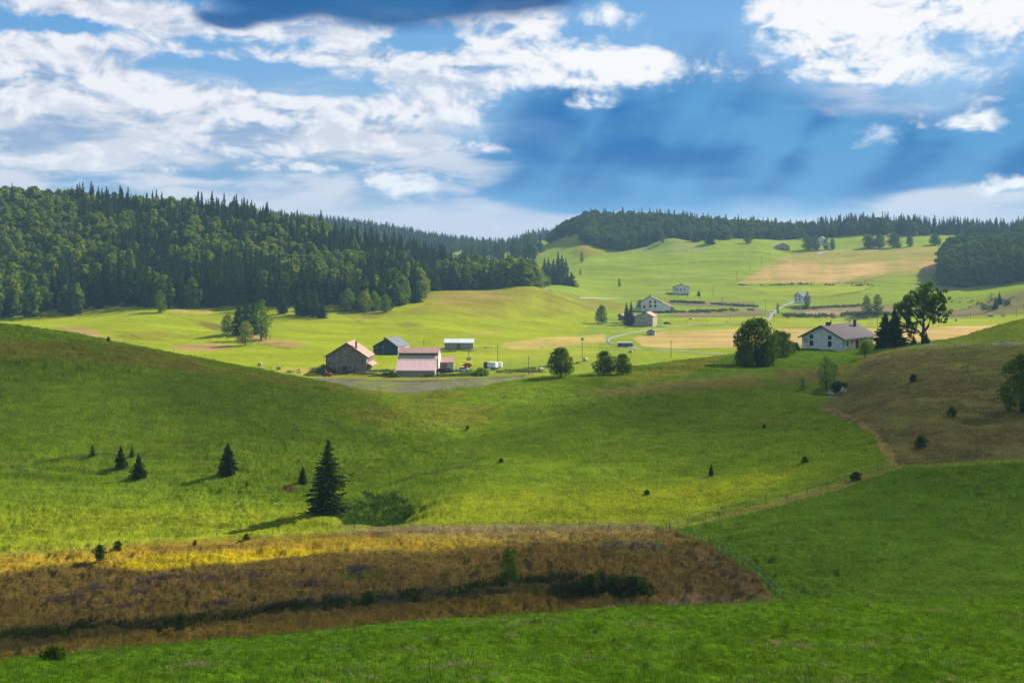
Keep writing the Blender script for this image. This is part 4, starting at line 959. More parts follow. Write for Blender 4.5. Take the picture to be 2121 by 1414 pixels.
# pasture in the middle distance
lone_spruce(680, 1060, 152, 78, 'tall dark fir standing alone at the edge of the hollow', 1, det=3.0, near=True, name='fir_tree', fullness=.8, ragged=.38, droop=.42, base=.05)
lone_spruce(627, 1002, 40, 22, 'slim small fir just left of the tall dark fir', 2, det=1.4, near=True, name='fir_tree')
lone_spruce(472, 982, 68, 42, 'stocky dark spruce alone in the middle of the left pasture', 3, det=2.0, near=True, fullness=1.2)
lone_spruce(287, 990, 52, 34, 'pointed young spruce, the lowest of the small cluster on the left pasture', 4, det=1.5, near=True)
lone_spruce(250, 967, 45, 28, 'young spruce in the small cluster, just left of its lowest one', 5, det=1.5, near=True)
lone_spruce(273, 948, 26, 14, 'thin sapling behind the small spruce cluster on the left pasture', 6, near=True, fullness=.8)
lone_spruce(191, 944, 26, 18, 'sparse young spruce on the rocky ledge of the left pasture', 7, near=True, fullness=.7, ragged=.4)
lone_spruce(511, 1010, 18, 10, 'tiny sapling right of and below the stocky dark spruce', 8, near=True, fullness=.8)
lone_spruce(1473, 984, 25, 14, 'tiny pointed spruce alone on the right hand pasture slope', 9, near=True, fullness=1.3)
def bush(px, py, hp, wp, label, seed, mat=None, Y=None, det=1.0, group=None, name='bush', **kw):
    return lone_broad(px, py, hp, wp, label, seed, Y, det, mat or M_shrub, group, name, low=kw.pop('low', 0.0), cat='bush', nblob=kw.pop('nblob', 8+seed % 7), limbs=3, blob=kw.pop('blob', 0.34+0.02*(seed % 6)), shape=0.4+0.2*(seed % 4), **kw)
for a in [(207,1160,34,38,'rounded dark green juniper bush on the bright yellow moor edge',21),
          (245,1138,20,24,'small dark bush right of the rounded juniper on the yellow moor',22),
          (511,1119,15,18,'small round bush on the moor edge below the stocky dark spruce',23),
          (404,1130,14,13,'tiny pointed bush on the heathery ledge of the yellow moor',24),
          (376,1303,36,34,'dark bush on the lower moor, the larger of two side by side',25),
          (330,1307,18,18,'small dark bush left of the larger one on the lower moor',26),
          (766,1254,33,34,'black green bush in the middle of the dark moor strip',27),
          (862,1245,17,19,'small bush right of the black green one on the moor strip',28),
          (112,1367,27,60,'low wide bush behind the edge of the near field at left',29),
          (168,1292,14,16,'little dark bush at the left end of the dark moor strip',44),
          (1224,1231,46,48,'dark shrub on the moor, leftmost of three dense ones in a row',30),
          (1268,1229,40,44,'dark shrub on the moor, middle of three dense ones in a row',31),
          (1312,1226,36,46,'dark shrub on the moor, rightmost of three dense ones in a row',32),
          (1167,1234,20,30,'low dark shrub left of the row of three on the moor',33),
          (1667,960,16,17,'small round bush casting a shadow on the right pasture slope',34),
          (1340,1023,9,17,'tiny flat bush low on the right pasture slope',35),
          (1773,993,17,28,'dark bush beside the fence along the right field',36),
          (1906,925,24,34,'ragged bush on the brown hillside above the right field',37),
          (1972,862,20,26,'brownish bush on the brown hillside below the road',38),
          (1892,790,16,20,'small bush high on the brown hillside',39),
          (1038,957,9,12,'tiny bush in the centre of the pasture slope',40),
          (968,888,8,9,'tiny bush on the upper middle of the pasture slope',41),
          (1583,886,8,10,'tiny bush below the crag on the right pasture slope',45),
          (224,706,9,11,'little round bush on the crest of the left hill',42),
          (1648,726,17,24,'dark round shrub beside the left corner of the white farmhouse',43)]:
    bush(*a, det=1.3)
bush(1330, 1228, 30, 34, 'light green leafy shrub at the right end of the moor shrubs', 46, mat=M_leaf, det=1.3)
lone_broad(1055, 1218, 88, 46, 'slender pale birch standing alone on the moor', 50, det=2.2, mat=M_leaf, name='birch_tree', low=0.18, bark=M_birch, shape=1.4, hollow=.75, leafk=.75, blob=.36, nblob=26, trunk=.16)
lone_broad(1235, 1234, 50, 18, 'thin pale birch among the dark moor shrubs', 51, det=1.0, mat=M_leaf, name='birch_tree', low=.3, bark=M_birch, trunk=.14, leafk=.8)
lone_broad(1162, 781, 62, 66, 'round single tree where the two hills meet, casting a long shadow', 52, det=3.2, mat=M_leaf, low=.10, leafk=.8, nblob=24, blob=.36)
lone_broad(1252, 776, 50, 50, 'left one of a pair of dark spreading trees in the dip', 53, det=2.6, mat=M_leaf, low=.08, leafk=.8, nblob=22, blob=.36)
lone_broad(1290, 776, 44, 44, 'right one of a pair of dark spreading trees in the dip', 54, det=2.6, mat=M_leaf, low=.08, leafk=.8, nblob=20, blob=.36)
lone_broad(1568, 757, 98, 112, 'large dark tree with a ragged broad crown left of the white farmhouse', 55, det=4.5, low=.02, leafk=.7, nblob=34, blob=.34, limbs=9)
lone_broad(1620, 738, 52, 62, 'smaller tree leaning out right of the large dark tree', 56, det=3.0, low=.05, leafk=.75, nblob=22, blob=.36)
lone_broad(1544, 760, 58, 44, 'low dense tree at the left foot of the large dark tree', 57, det=3.0, low=.0, leafk=.75, nblob=20)
lone_broad(1792, 741, 37, 38, 'small bright green apple tree in front of the white farmhouse', 58, det=2.2, mat=M_leaf_bright, low=.35, leafk=.8, trunk=.3)
lone_broad(1712, 806, 68, 44, 'pale green ash tree on the rocky notch below the farmhouse', 59, det=3.0, mat=M_leaf_pale, low=.12, leafk=.8, shape=1.1, nblob=24, blob=.34)
lone_broad(1728, 792, 44, 26, 'yellow green young tree against the right of the pale ash', 60, det=1.6, mat=M_leaf_bright, low=.2, leafk=.8)
lone_broad(1663, 806, 24, 15, 'thin pale sapling left of the pale green ash', 61, det=1.0, mat=M_leaf_pale, low=.1)
bush(1738, 806, 14, 40, 'dark low scrub at the foot of the crag', 62, det=1.6)
lone_broad(2116, 852, 120, 96, 'big dark tree cut by the right edge of the brown hillside', 63, det=4.5, low=.02, leafk=.7, nblob=34, blob=.34)
# spruces and the big ash by the house
lone_spruce(1834, 720, 74, 52, 'left one of the twin dark spruces right of the farmhouse', 64, Y=405, det=2.2, near=True, fullness=1.25)
lone_spruce(1853, 719, 82, 50, 'taller right one of the twin dark spruces right of the farmhouse', 65, Y=404, det=2.4, near=True, fullness=1.25)
lone_spruce(1892, 716, 22, 16, 'small dark spruce at the left foot of the big open tree', 66, Y=402, near=True, fullness=1.2)
lone_spruce(1918, 716, 26, 20, 'small dark spruce at the right foot of the big open tree', 67, Y=400, near=True, fullness=1.2)
def big_ash():
    x, Y, z = put(1911, 716, 408); m = mpp(Y)
    cl = [(-38,0,72,13),(-25,6,84,14),(-12,-4,98,15),(2,4,108,13),(14,-5,99,14),(-2,0,88,14),(22,4,86,10),(34,-2,98,12),(40,3,86,13),(30,5,74,11),(42,-4,70,10),(36,0,58,9),(26,-3,52,9),
          (-40,-4,58,11),(-30,3,48,11),(-22,-5,36,10),(-34,2,34,9),(-14,4,66,12),(4,-4,74,12),(-28,0,66,11),(15,3,68,9),(-18,0,22,9),(-30,0,22,8),(46,0,50,7),(8,5,50,8),(-45,0,66,8)]
    cl = [(a*m, b*m*2.0, c*m, r*m) for a, b, c, r in cl]
    g = np.random.default_rng(68); cl2 = []
    for a, b, c, r in cl:
        for k in range(9): cl2.append((a+g.normal(0, r*.72), b+g.normal(0, r*.9), c+g.normal(0, r*.58), r*g.uniform(.25, .58)))
    cr, _ = broad_geo(68, 115*m, 98*m, 0, 125, 0.38, clumps=cl2, low=0.0)
    def P(*p): return [(a*m, b*m, c*m) for a, b, c in p]
    paths = [(P((0,0,-4),(1,0,18),(2,0,34),(1,1,60),(0,1,92)), [.62,.50,.40,.22,.06]),
             (P((2,0,22),(12,2,34),(17,0,52),(26,-2,70),(36,-2,92)), [.40,.34,.26,.16,.05]),
             (P((2,0,34),(-8,2,44),(-20,4,58),(-34,2,72)), [.32,.24,.15,.05]), (P((1,0,50),(-7,-2,68),(-12,-3,96)), [.24,.14,.05]),
             (P((1,0,16),(-10,0,26),(-24,2,36),(-36,0,48)), [.22,.16,.10,.04]), (P((17,0,52),(28,2,56),(42,2,66)), [.18,.10,.04]), (P((1,1,60),(10,2,76),(14,0,98)), [.2,.1,.04])]
    tree_thing('ash_tree', (x, Y, z), cr, tubes(paths, 7), M_leaf, M_bark, 'big open crowned tree with visible limbs right of the twin spruces')
big_ash()
# clump in the left meadow
for i, (a, b, h, w, lb) in enumerate([(494,688,74,34,'dark spruce in the meadow clump, left one of its three conifers'),(510,684,80,34,'dark spruce in the meadow clump, middle one of its three conifers'),(525,690,74,32,'dark spruce in the meadow clump, right one of its three conifers')]):
    lone_spruce(a, b, h, w, lb, 70+i, Y=668+4*i, det=1.4, fullness=1.3)
lone_broad(541, 692, 84, 50, 'tall rounded tree at the right of the meadow clump', 73, Y=660, det=2, mat=M_leaf, low=.05, shape=1.0, leafk=.8)
lone_broad(471, 676, 42, 32, 'loose pale tree at the left of the meadow clump', 74, Y=682, det=1.6, mat=M_leaf, low=.05, leafk=.8)
lone_broad(508, 703, 52, 38, 'bright round tree in front of the meadow clump', 75, Y=636, det=2.2, mat=M_beech, low=.06, leafk=.8, blob=.4)
for i, (a, b, h, w) in enumerate([(585,636,60,24),(620,648,58,26),(634,652,64,30),(652,650,60,28),(668,644,42,22)]):
    lone_spruce(a, b, h, w, ['spruce standing just before the forest edge, leftmost of the spur','spruce of the forest spur above the stone barn, second from the left','largest spruce of the forest spur above the stone barn','spruce of the forest spur, right of its largest one','small spruce at the right tip of the forest spur'][i], 80+i, Y=770-4*i, det=1.3, fullness=1.3)
for i, (a, b, h, w, mt, lb) in enumerate([(755,636,44,40,M_beech,'rounded pale tree at the forest edge above the dark green house'),(776,632,40,32,M_beech,'bright round tree right of the pale one at the forest edge'),
        (798,636,36,30,M_beech,'low broad tree beside the brown thicket at the forest edge'),(331,646,48,30,M_leaf,'greyish leaning tree at the forest edge above the left meadow'),(720,630,46,40,M_beech,'broad green tree at the forest edge right of the spruce spur'),(860,618,70,46,M_beech,'large leafy beech bulging from the forest edge where it turns'),(840,628,52,40,M_beech,'leafy beech at the lowest corner of the forest edge')]):
    lone_broad(a, b, h, w, lb, 90+i, Y=[782,788,780,768,784,880,850][i], det=1.6, mat=mt, low=.02, leafk=.85)
# spruce clump in the gap right of the forest
k = 0
for (a, b, h, w, Yv) in [(1128,560,36,14,1190),(1136,562,42,15,1185),(1146,564,44,15,1180),(1156,566,46,16,1180),(1164,568,44,15,1180),(1172,562,34,14,1200),
                          (1148,578,34,16,1100),(1156,580,38,16,1095),(1166,582,36,16,1090),(1175,586,34,16,1080),(1184,590,28,16,1075)]:
    x, Yv, z = put(a, b, Yv); o = bpy.data.objects.new('spruce_tree', SPR[k % 4]); link(o); k += 1; m = mpp(Yv)
    o.location = (x, Yv, z); o.scale = (w*m/.30*1.45, w*m/.30*1.45, h*m*(0.85+0.35*((k*37)%10)/10)); o.rotation_euler[2] = k
    tag(o, 'dark spruce in the tight clump on the slope right of the forest tip', 'spruce', 'spruces of the clump right of the forest tip')
# trees of the far valley
far = [(1246,660,38,32,'b','solitary round tree left of the twin valley spruces',840),(1298,664,48,20,'s','left one of the dark twin spruces by the valley barn',830),(1307,664,50,22,'s','right one of the dark twin spruces by the valley barn',828),
 (1327,634,20,20,'b','bush sized tree behind the left end of the white valley farmhouse',960),(1283,592,18,9,'b','narrow tree alone on the bright slope with a long shadow',1120),(1447,602,13,8,'s','tiny dark spruce right of the upper white house',1080),
 (1611,643,24,9,'b','lollipop shaped tree beside the road junction',930),(1672,626,36,18,'b','tree in front of the small white house at the road fork',990),(1795,648,40,26,'b','left one of two bluish trees on the rough bank',900),(1818,648,42,28,'b','right one of two bluish trees on the rough bank',900),
 (2062,642,24,14,'s','small spruce on the rough slope, the left of two',905),(2070,636,26,13,'s','small spruce on the rough slope, the right of two',915),(1202,575,14,6,'b','small thin tree beside the spruce clump on the slope',1180),
 (1800,516,28,34,'b','first rounded hedge tree from the left below the right ridge',1390),(1822,516,30,30,'b','second rounded hedge tree from the left below the right ridge',1392),(1853,516,30,34,'b','third rounded hedge tree, the broadest one alone',1390),(1884,514,24,20,'b','fourth hedge tree, narrow, below the right ridge',1390),(1937,514,24,28,'b','fifth hedge tree, low and apart toward the shaded wood',1395),
 (1672,515,32,26,'b','large tree right of the far stone barn',1385),(1688,515,32,26,'b','rounded tree left of the upper lane',1384),(1711,513,24,16,'b','small round tree at the end of the upper lane',1388),(1724,513,24,16,'b','last small round tree right of the upper lane',1388),
 (1549,505,24,20,'b','round tree just below the ridge forest',1385),(1471,510,28,22,'s','dark spruce jutting down from the ridge forest',1370),(1372,512,22,14,'b','small tree on the knoll under the ridge forest',1375),(1440,503,24,18,'s','dark spruce on the edge of the ridge forest by the knoll',1385),
 (1103,512,20,26,'b','leafy tree at the left foot of the far meadow spur',1420),(1118,508,22,24,'b','leafy tree right of its twin at the foot of the far meadow spur',1430),(1205,538,22,12,'b','thin tree on the shaded side of the meadow spur',1280),
 (1040,590,26,20,'b','pale small tree at the far right edge of the forest',1010),(1133,584,22,20,'b','rounded tree beside the lane by the forest tip',1060)]
for i, (a, b, h, w, ty, lb, Yv) in enumerate(far):
    if ty == 's': lone_spruce(a, b, h, w, lb, 120+i, Y=Yv, det=1.2, fullness=1.3)
    else: lone_broad(a, b, h, w, lb, 120+i, Y=Yv, det=1.4, mat=M_beech_dark if b < 530 else M_leaf, low=.2 if i == 6 else .04, leafk=.9)

# ------------------------------------------------------------------ buildings
def window(parent, x, z, w, h, face, off, frame=M_frame, pane=M_glass, name='window'):
    """face 'g': on the gable (plane y=off), 's': on the right long wall (plane x=off); x runs along the wall"""
    t = 0.09*max(1, w/0.9); mb = MB(); pb = MB()
    def bx(m, a0, a1, z0, z1, d0, d1):
        if face == 'g': m.box(a0, a1, off-d1, off-d0, z0, z1)
        else: m.box(off+d0, off+d1, a0, a1, z0, z1)
    bx(mb, x-w/2-t, x+w/2+t, z-t, z, 0.004, .09); bx(mb, x-w/2-t, x+w/2+t, z+h, z+h+t, .004, .07)
    bx(mb, x-w/2-t, x-w/2, z+.002, z+h-.002, .004, .06); bx(mb, x+w/2, x+w/2+t, z+.002, z+h-.002, .004, .06)
    bx(mb, x-.03, x+.03, z+.002, z+h-.002, .026, .045)
    f = mb.build(name, frame, parent); bx(pb, x-w/2+.002, x+w/2-.002, z+.002, z+h-.002, .004, .024); pb.build('pane', pane, f); return f
def door(parent, x, z, w, h, face, off, mat, frame=M_frame):
    m = MB(); f = MB()
    def bx(mm, a0, a1, z0, z1, d0, d1):
        if face == 'g': mm.box(a0, a1, off-d1, off-d0, z0, z1)
        else: mm.box(off+d0, off+d1, a0, a1, z0, z1)
    bx(m, x-w/2, x+w/2, z, z+h, .004, .05)
    o = m.build('door', mat, parent)
    bx(f, x-w/2-.12, x-w/2-.002, z, z+h, .004, .08); bx(f, x+w/2+.002, x+w/2+.12, z, z+h, .004, .08); bx(f, x-w/2-.12, x+w/2+.12, z+h+.002, z+h+.14, .004, .08)
    f.build('door_frame', frame, o); return o
def gable_house(name, label, cat, px, py, Y, rot, W, L, eave, ridge, wall_m, roof_m, over=0.6, apex=0.5, trim=M_trim, drop=0.0, zoff=0.0):
    """nearest corner of the house stands at px, py; the gable runs to the left of it, the long wall away from it"""
    x, Y, z = put(px, py, Y); z = pz(py, Y)+zoff if zoff >= 0 else ground(x, Y)+0.2
    r = empty(name, (x, Y, z), rot, label, cat); A = -W+W*apex
    MB().prism([(-W, -1.5), (0, -1.5), (0, eave), (A, ridge), (-W, eave-drop)], 0, L).build('wall', wall_m, r)
    t = 0.16; sl = (ridge-eave)/(0-A); sr = (ridge-eave+drop)/(A+W)
    q = MB(); e = 0.03
    q.prism([(A, ridge+e), (over, eave-sl*over+e), (over, eave-sl*over+t+e), (A, ridge+t+e)], -over, L+over)
    q.prism([(-W-over, eave-drop-sr*over+e), (A, ridge+e), (A, ridge+t+e), (-W-over, eave-drop-sr*over+t+e)], -over, L+over)
    roof = q.build('roof', roof_m, r)
    b = MB(); g = 0.22
    for y0 in (-over-.06,):
        b.prism([(A, ridge+e-g), (over, eave-sl*over+e-g), (over, eave-sl*over+t+e+.02), (A, ridge+t+e+.02)], y0, y0+.055)
        b.prism([(-W-over, eave-drop-sr*over+e-g), (A, ridge+e-g), (A, ridge+t+e+.02), (-W-over, eave-drop-sr*over+t+e+.02)], y0, y0+.055)
    b.build('bargeboard', trim, r)
    return r, roof
def chimney(roof, x, y, z0, z1, s=0.7, mat=M_brick, cap=True):
    m = MB().box(x-s/2, x+s/2, y-s/2, y+s/2, z0, z1)
    if cap: m.box(x-s/2-.08, x+s/2+.08, y-s/2-.08, y+s/2+.08, z1+.003, z1+.12)
    m.build('chimney', mat, roof)

# white farmhouse on the knoll
hY = 412.0; ms = mpp(hY)
r, rf = gable_house('farmhouse', 'long white farmhouse with dark slate roof and red shutters on the knoll', 'house', 1745, 725, hY, radians(-40), 13.2, 20.5, 3.55, 6.9, M_plaster, M_slate, over=.9)
for (a, z) in ((2.9, 3.0), (8.9, 3.0), (2.9, 0.95), (8.9, 0.95)): window(r, -13.2+a+.2, z, 0.95, 1.0 if z > 2 else 1.35, 'g', 0, frame=M_redwood)
window(r, 3.1, 1.1, .9, 1.1, 's', 0, frame=M_redwood); window(r, 6.0, 1.6, .4, .5, 's', 0, frame=M_redwood)
door(r, 9.4, 0.0, 2.0, 2.6, 's', 0, M_redwood); window(r, 19.2, .5, .8, 1.0, 's', 0, frame=M_redwood)
MB().box(.006, .05, 11.2, 15.8, .05, 3.0).build('barn_door', M_shed, r)
MB().box(.05, .18, .3, .42, .1, 3.3).build('downpipe', M_metal, r)
chimney(rf, -6.4, 3.4, 6.3, 7.7, 1.0, M_soot); chimney(rf, -6.6, 5.6, 6.3, 8.3, .25, M_soot, False); chimney(rf, -4.6, 17.2, 5.6, 7.9, .7, M_soot)
MB().box(.9, 1.02, -.9, 21.4, 3.02, 3.16).build('gutter', M_metal, r)
# stone barn
bY = 520.0
r, rf = gable_house('stone_barn', 'big rubble stone barn with red tiled roof and a dark doorway', 'barn', 759, 767, bY, radians(-4), 15.2, 14, 5.2, 10.1, M_stone, M_tile, over=.7, apex=.52)
for (a, z, w, h) in ((1.6,3.4,.75,1.1),(4.4,3.4,.65,1.0),(7.3,3.4,.7,1.0),(7.3,6.2,.6,.9),(1.7,.9,.7,.9),(12.4,1.0,.7,1.0)): window(r, -15.2+a, z, w, h, 'g', 0)
door(r, -8.1, .05, 1.8, 1.6, 'g', 0, M_glass, M_shed)  # near-black panel stands for the darkness inside the doorway
MB().box(-10.9, -5.2, -.16, -.004, 2.0, 2.3).build('lintel', M_shed, r)
MB().box(-11.1, -10.7, -.45, -.006, -.8, 2.2).build('pillar', M_stone_pale, r); MB().box(-5.3, -4.9, -.45, -.006, -.8, 2.2).build('pillar', M_stone_pale, r)
MB().box(.006, .1, 4, 13.5, 1.6, 5.0).build('board_wall', M_boards, r)
MB().prism([(0.11, 2.5), (2.0, 1.5), (2.0, 1.7), (0.11, 2.75)], 1, 13.5).build('lean_to_roof', M_tile, r)
chimney(rf, -4.0, 1.2, 6.6, 10.6, .8, M_stone_pale)
MB().cyl((-8.3, .5, 10.0), (-8.3, .5, 11.7), .04, .04, 5).box(-8.8, -7.8, .48, .52, 11.2, 11.26).box(-8.6, -8.0, .48, .52, 11.5, 11.56).build('antenna', M_metal, rf)
# dark green clad house
r, rf = gable_house('clad_house', 'house with dark green clad gable and blue slate roof behind the stone barn', 'house', 824, 737, 600.0, radians(-16), 11.2, 13.5, 3.9, 7.3, M_clad, M_slate_blue, over=.4, apex=.56)
for (a, z) in ((1.6, 3.6), (4.4, 3.6), (1.6, 1.1), (4.4, 1.1)): window(r, -11.2+a, z-.6, .7, 1.0, 'g', 0, frame=M_shed)
MB().box(.005, .12, .05, 13.4, -1, 3.7).build('side_wall', M_plaster, r); 
window(r, 3.2, 1.0, .9, 1.2, 's', .12); door(r, 6.2, 0, 1.1, 2.1, 's', .12, M_boards); window(r, 10.2, 1.0, .9, 1.2, 's', .12)
chimney(rf, -6.2, .9, 5.6, 7.6, .9, M_brick)
# pink roofed cattle barn
def pink_barn():
    Y = 500.0; m = mpp(Y); x0 = (819-CX)*m; z0 = pz(778, Y); Wd = 88*m*0.94
    r = empty('cattle_barn', (x0, Y, z0), radians(-2), 'large barn with faded pink sheet roof in two steps', 'barn')
    MB().prism([(0, -1), (9.5, -1), (9.5, 6.4), (9.2, 6.6), (0, 2.0)], .3, Wd-.3, 'x').build('lean_to_wall', M_stone_pale, r)
    MB().prism([(9.52, -1), (19.5, -1), (19.5, 6.3), (13.5, 8.9), (9.52, 7.4)], 0, Wd+.3, 'x').build('wall', M_plaster2, r)
    MB().prism([(-.6, 1.78), (9.5, 6.42), (9.5, 6.60), (-.6, 1.98)], 0, Wd, 'x').build('lean_to_roof', M_pink, r)
    MB().box(.1, Wd+.1, 9.38, 9.515, 6.62, 7.35).build('clerestory', M_boards, r)
    q = MB().prism([(8.9, 7.25), (13.5, 9.0), (13.5, 9.2), (8.9, 7.45)], -.2, Wd+.6, 'x').prism([(13.5, 9.0), (20.1, 6.1), (20.1, 6.3), (13.5, 9.2)], -.2, Wd+.6, 'x')
    q.build('roof', M_tile, r)
    MB().box(.32, Wd-.32, -.1, -.01, 1.15, 1.3).build('rail', M_shed, r)
    MB().prism([(-.5, -1), (0.0, -1), (0.6, 1.7), (-.4, 1.7)], Wd-.28, Wd-.02, 'x').build('buttress', M_plaster2, r)
    MB().cyl((Wd*.72, 4, -.9), (Wd*.72, 4, -.95), .1, .1, 4)
    # annex
    a = empty('barn_annex', ((909-CX)*mpp(516), 516, pz(763, 516)), 0, 'small shed with pink roof standing right of the pink roofed barn', 'shed')
    w = 31*mpp(516)
    MB().prism([(0, -1), (5, -1), (5, 3.6), (0, 2.3)], .1, w-.1, 'x').build('wall', M_shed, a)
    MB().prism([(-.4, 2.2), (5.4, 3.7), (5.4, 3.86), (-.4, 2.36)], -.1, w+.1, 'x').build('roof', M_tile, a)
    MB().box(w*.2, w*.55, -.06, -.005, 0, 1.9).build('door', M_boards, a)
pink_barn()
def metal_shed():
    Y = 645.0; m = mpp(Y); w = 61*m
    r = empty('metal_shed', ((920-CX)*m, Y, pz(727, Y)), 0, 'long grey shed with shiny metal roof at the meadow edge', 'shed')
    MB().prism([(0, -1), (8, -1), (8, 4.2), (4, 5.2), (0, 3.9)], .15, w-.15, 'x').build('wall', M_shed, r)
    MB().prism([(-.5, 3.75), (4, 5.3), (4, 5.45), (-.5, 3.9)], -.2, w+.2, 'x').prism([(4, 5.3), (8.5, 4.1), (8.5, 4.25), (4, 5.45)], -.2, w+.2, 'x').build('roof', M_sheet, r)
    MB().box(w*.42, w*.56, -.07, -.005, 0, 3.2).build('sliding_door', M_boards, r)
    for k in range(1, 6): 
        if k != 3: MB().box(w*k/6-.08, w*k/6+.08, -.1, -.006, -.5, 3.6).build('post', M_pole, r)
metal_shed()
# valley farmhouse with long sloping roof
r, rf = gable_house('valley_farmhouse', 'wide white gabled farmhouse beside the valley road, dark shutters', 'house', 1371, 640, 940.0, radians(-6), 14.0, 14, 4.6, 8.3, M_plaster, M_slate, over=.4, apex=.42)
for (a, z) in ((6.2, 4.2), (9.6, 4.2), (6.2, 1.6), (9.6, 1.6), (2.2, .9)): window(r, -14+a, z-.3, 1.1, 1.5, 'g', 0, frame=M_trim)
MB().prism([(0.02, -1), (5.6, -1), (5.6, 2.0), (0.02, 4.4)], .5, 12).build('lean_to', M_plaster, r); MB().prism([(0.0, 4.5), (6.0, 1.9), (6.0, 2.05), (0.0, 4.66)], .2, 12.3).build('lean_to_roof', M_tile, r)
chimney(rf, -8.0, 4, 7.2, 9.4, .8, M_brick)
r, rf = gable_house('valley_barn', 'beige stone barn with pale roof by the twin valley spruces', 'barn', 1352, 673, 815.0, radians(-18), 10.6, 12, 5.0, 7.2, M_stone_pale, M_tile, over=.4, apex=.62)
for (a, z, w, h) in ((3.6,3.2,1.3,1.0),(5.2,3.2,1.3,1.0),(3.9,.9,.7,1.1),(5.1,.9,.7,1.1)): window(r, -10.6+a, z, w, h, 'g', 0)
chimney(rf, -4.6, 2.2, 6.2, 7.9, .6, M_brick)
r, rf = gable_house('low_shed', 'low dark roofed shed left of the twin valley spruces', 'shed', 1289, 659, 845.0, radians(-70), 6, 9.0, 1.4, 2.6, M_boards, M_tile, over=.3)
door(r, 4.0, 0, 1.4, 1.1, 's', 0, M_boards)
r, rf = gable_house('upper_house', 'white house with brown roof alone on the bright green slope', 'house', 1428, 605, 1085.0, radians(-4), 12.6, 10, 3.7, 6.0, M_plaster, M_slate, over=.4, apex=.48)
for a in (3, 6, 9): window(r, -12.6+a, 1.4, .9, 1.1, 'g', 0, frame=M_trim)
chimney(rf, -6.2, 3, 5.3, 6.9, .7, M_brick)
r, rf = gable_house('fork_house', 'small white house at the road fork with a tree in front', 'house', 1661, 625, 1010.0, radians(-52), 7.2, 10, 4.0, 6.6, M_plaster, M_slate_blue, over=.4)
for (a, z) in ((2.0, 3.2), (5.0, 3.2), (2.0, 1.0), (5.0, 1.0)): window(r, -7.2+a, z, .9, 1.1, 'g', 0, frame=M_trim)
for a in (2.2, 7.8): window(r, a, 1.0, .9, 1.1, 's', 0, frame=M_trim)
r, rf = gable_house('ridge_barn', 'far stone barn with tiled roof below the ridge forest', 'barn', 1636, 519, 1375.0, radians(-8), 14.0, 13, 4.0, 7.4, M_stone_pale, M_tile, over=.4)
door(r, -7, 0, 3, 2.8, 'g', 0, M_boards)
r, rf = gable_house('ridge_cabin', 'tiny cabin left of the far stone barn', 'cabin', 1600, 519, 1380.0, radians(-10), 5.0, 5, 1.8, 2.8, M_boards, M_slate, over=.2)
door(r, -2.5, 0, 1.1, 1.6, 'g', 0, M_trim)
r, rf = gable_house('ridge_house', 'pale house half hidden among the ridge forest trees', 'house', 1709, 492, 1432.0, radians(-30), 10.0, 9, 5.2, 8.2, M_plaster, M_slate, over=.3, zoff=-1)
for a in (3, 7): window(r, -10+a, 2.6, 1.0, 1.3, 'g', 0, frame=M_trim)
r, rf = gable_house('hamlet_house', 'tiny pink roofed house in the far gap between the hills', 'house', 1012, 516, 1640.0, radians(-35), 8.0, 9, 4, 7, M_plaster2, M_tile, over=.3, zoff=-1)
window(r, -4, 1.5, 1.2, 1.4, 'g', 0)
r, rf = gable_house('forest_edge_house', 'tiny slate roofed house among trees at the forest tip', 'house', 1096, 535, 1330.0, radians(-35), 6.0, 6, 3.2, 5.5, M_plaster, M_slate_blue, over=.3, zoff=-1)
window(r, -4, 1.5, 1.2, 1.4, 'g', 0)
r, rf = gable_house('field_cabin', 'small grey cabin beside the bend of the valley road', 'cabin', 1356, 694, 752.0, radians(-14), 4.2, 4.5, 1.9, 2.9, M_shed, M_slate, over=.25)
door(r, -2.1, 0, 1.2, 1.5, 'g', 0, M_boards)
r, rf = gable_house('field_hut', 'little square hut beside the straight valley track', 'hut', 1437, 669, 850.0, radians(-14), 3.2, 3.2, 2.2, 2.8, M_boards, M_shed, over=.25)
door(r, -1.6, 0, 1.0, 1.6, 'g', 0, M_trim)
def hay_shelter():
    Y = 665.0; m = mpp(Y); w = 31*m
    r = empty('feed_shelter', ((1280-CX)*m, Y, pz(716, Y)), radians(2), 'long low dark feed shelter beside the lane in the valley', 'shelter')
    MB().box(0, w, 0, 2.2, -.5, 1.3).build('wall', M_slate_blue, r); MB().prism([(-.3, 1.33), (2.5, 1.55), (2.5, 1.66), (-.3, 1.44)], -.2, w+.2, 'x').build('roof', M_shed, r)
hay_shelter()

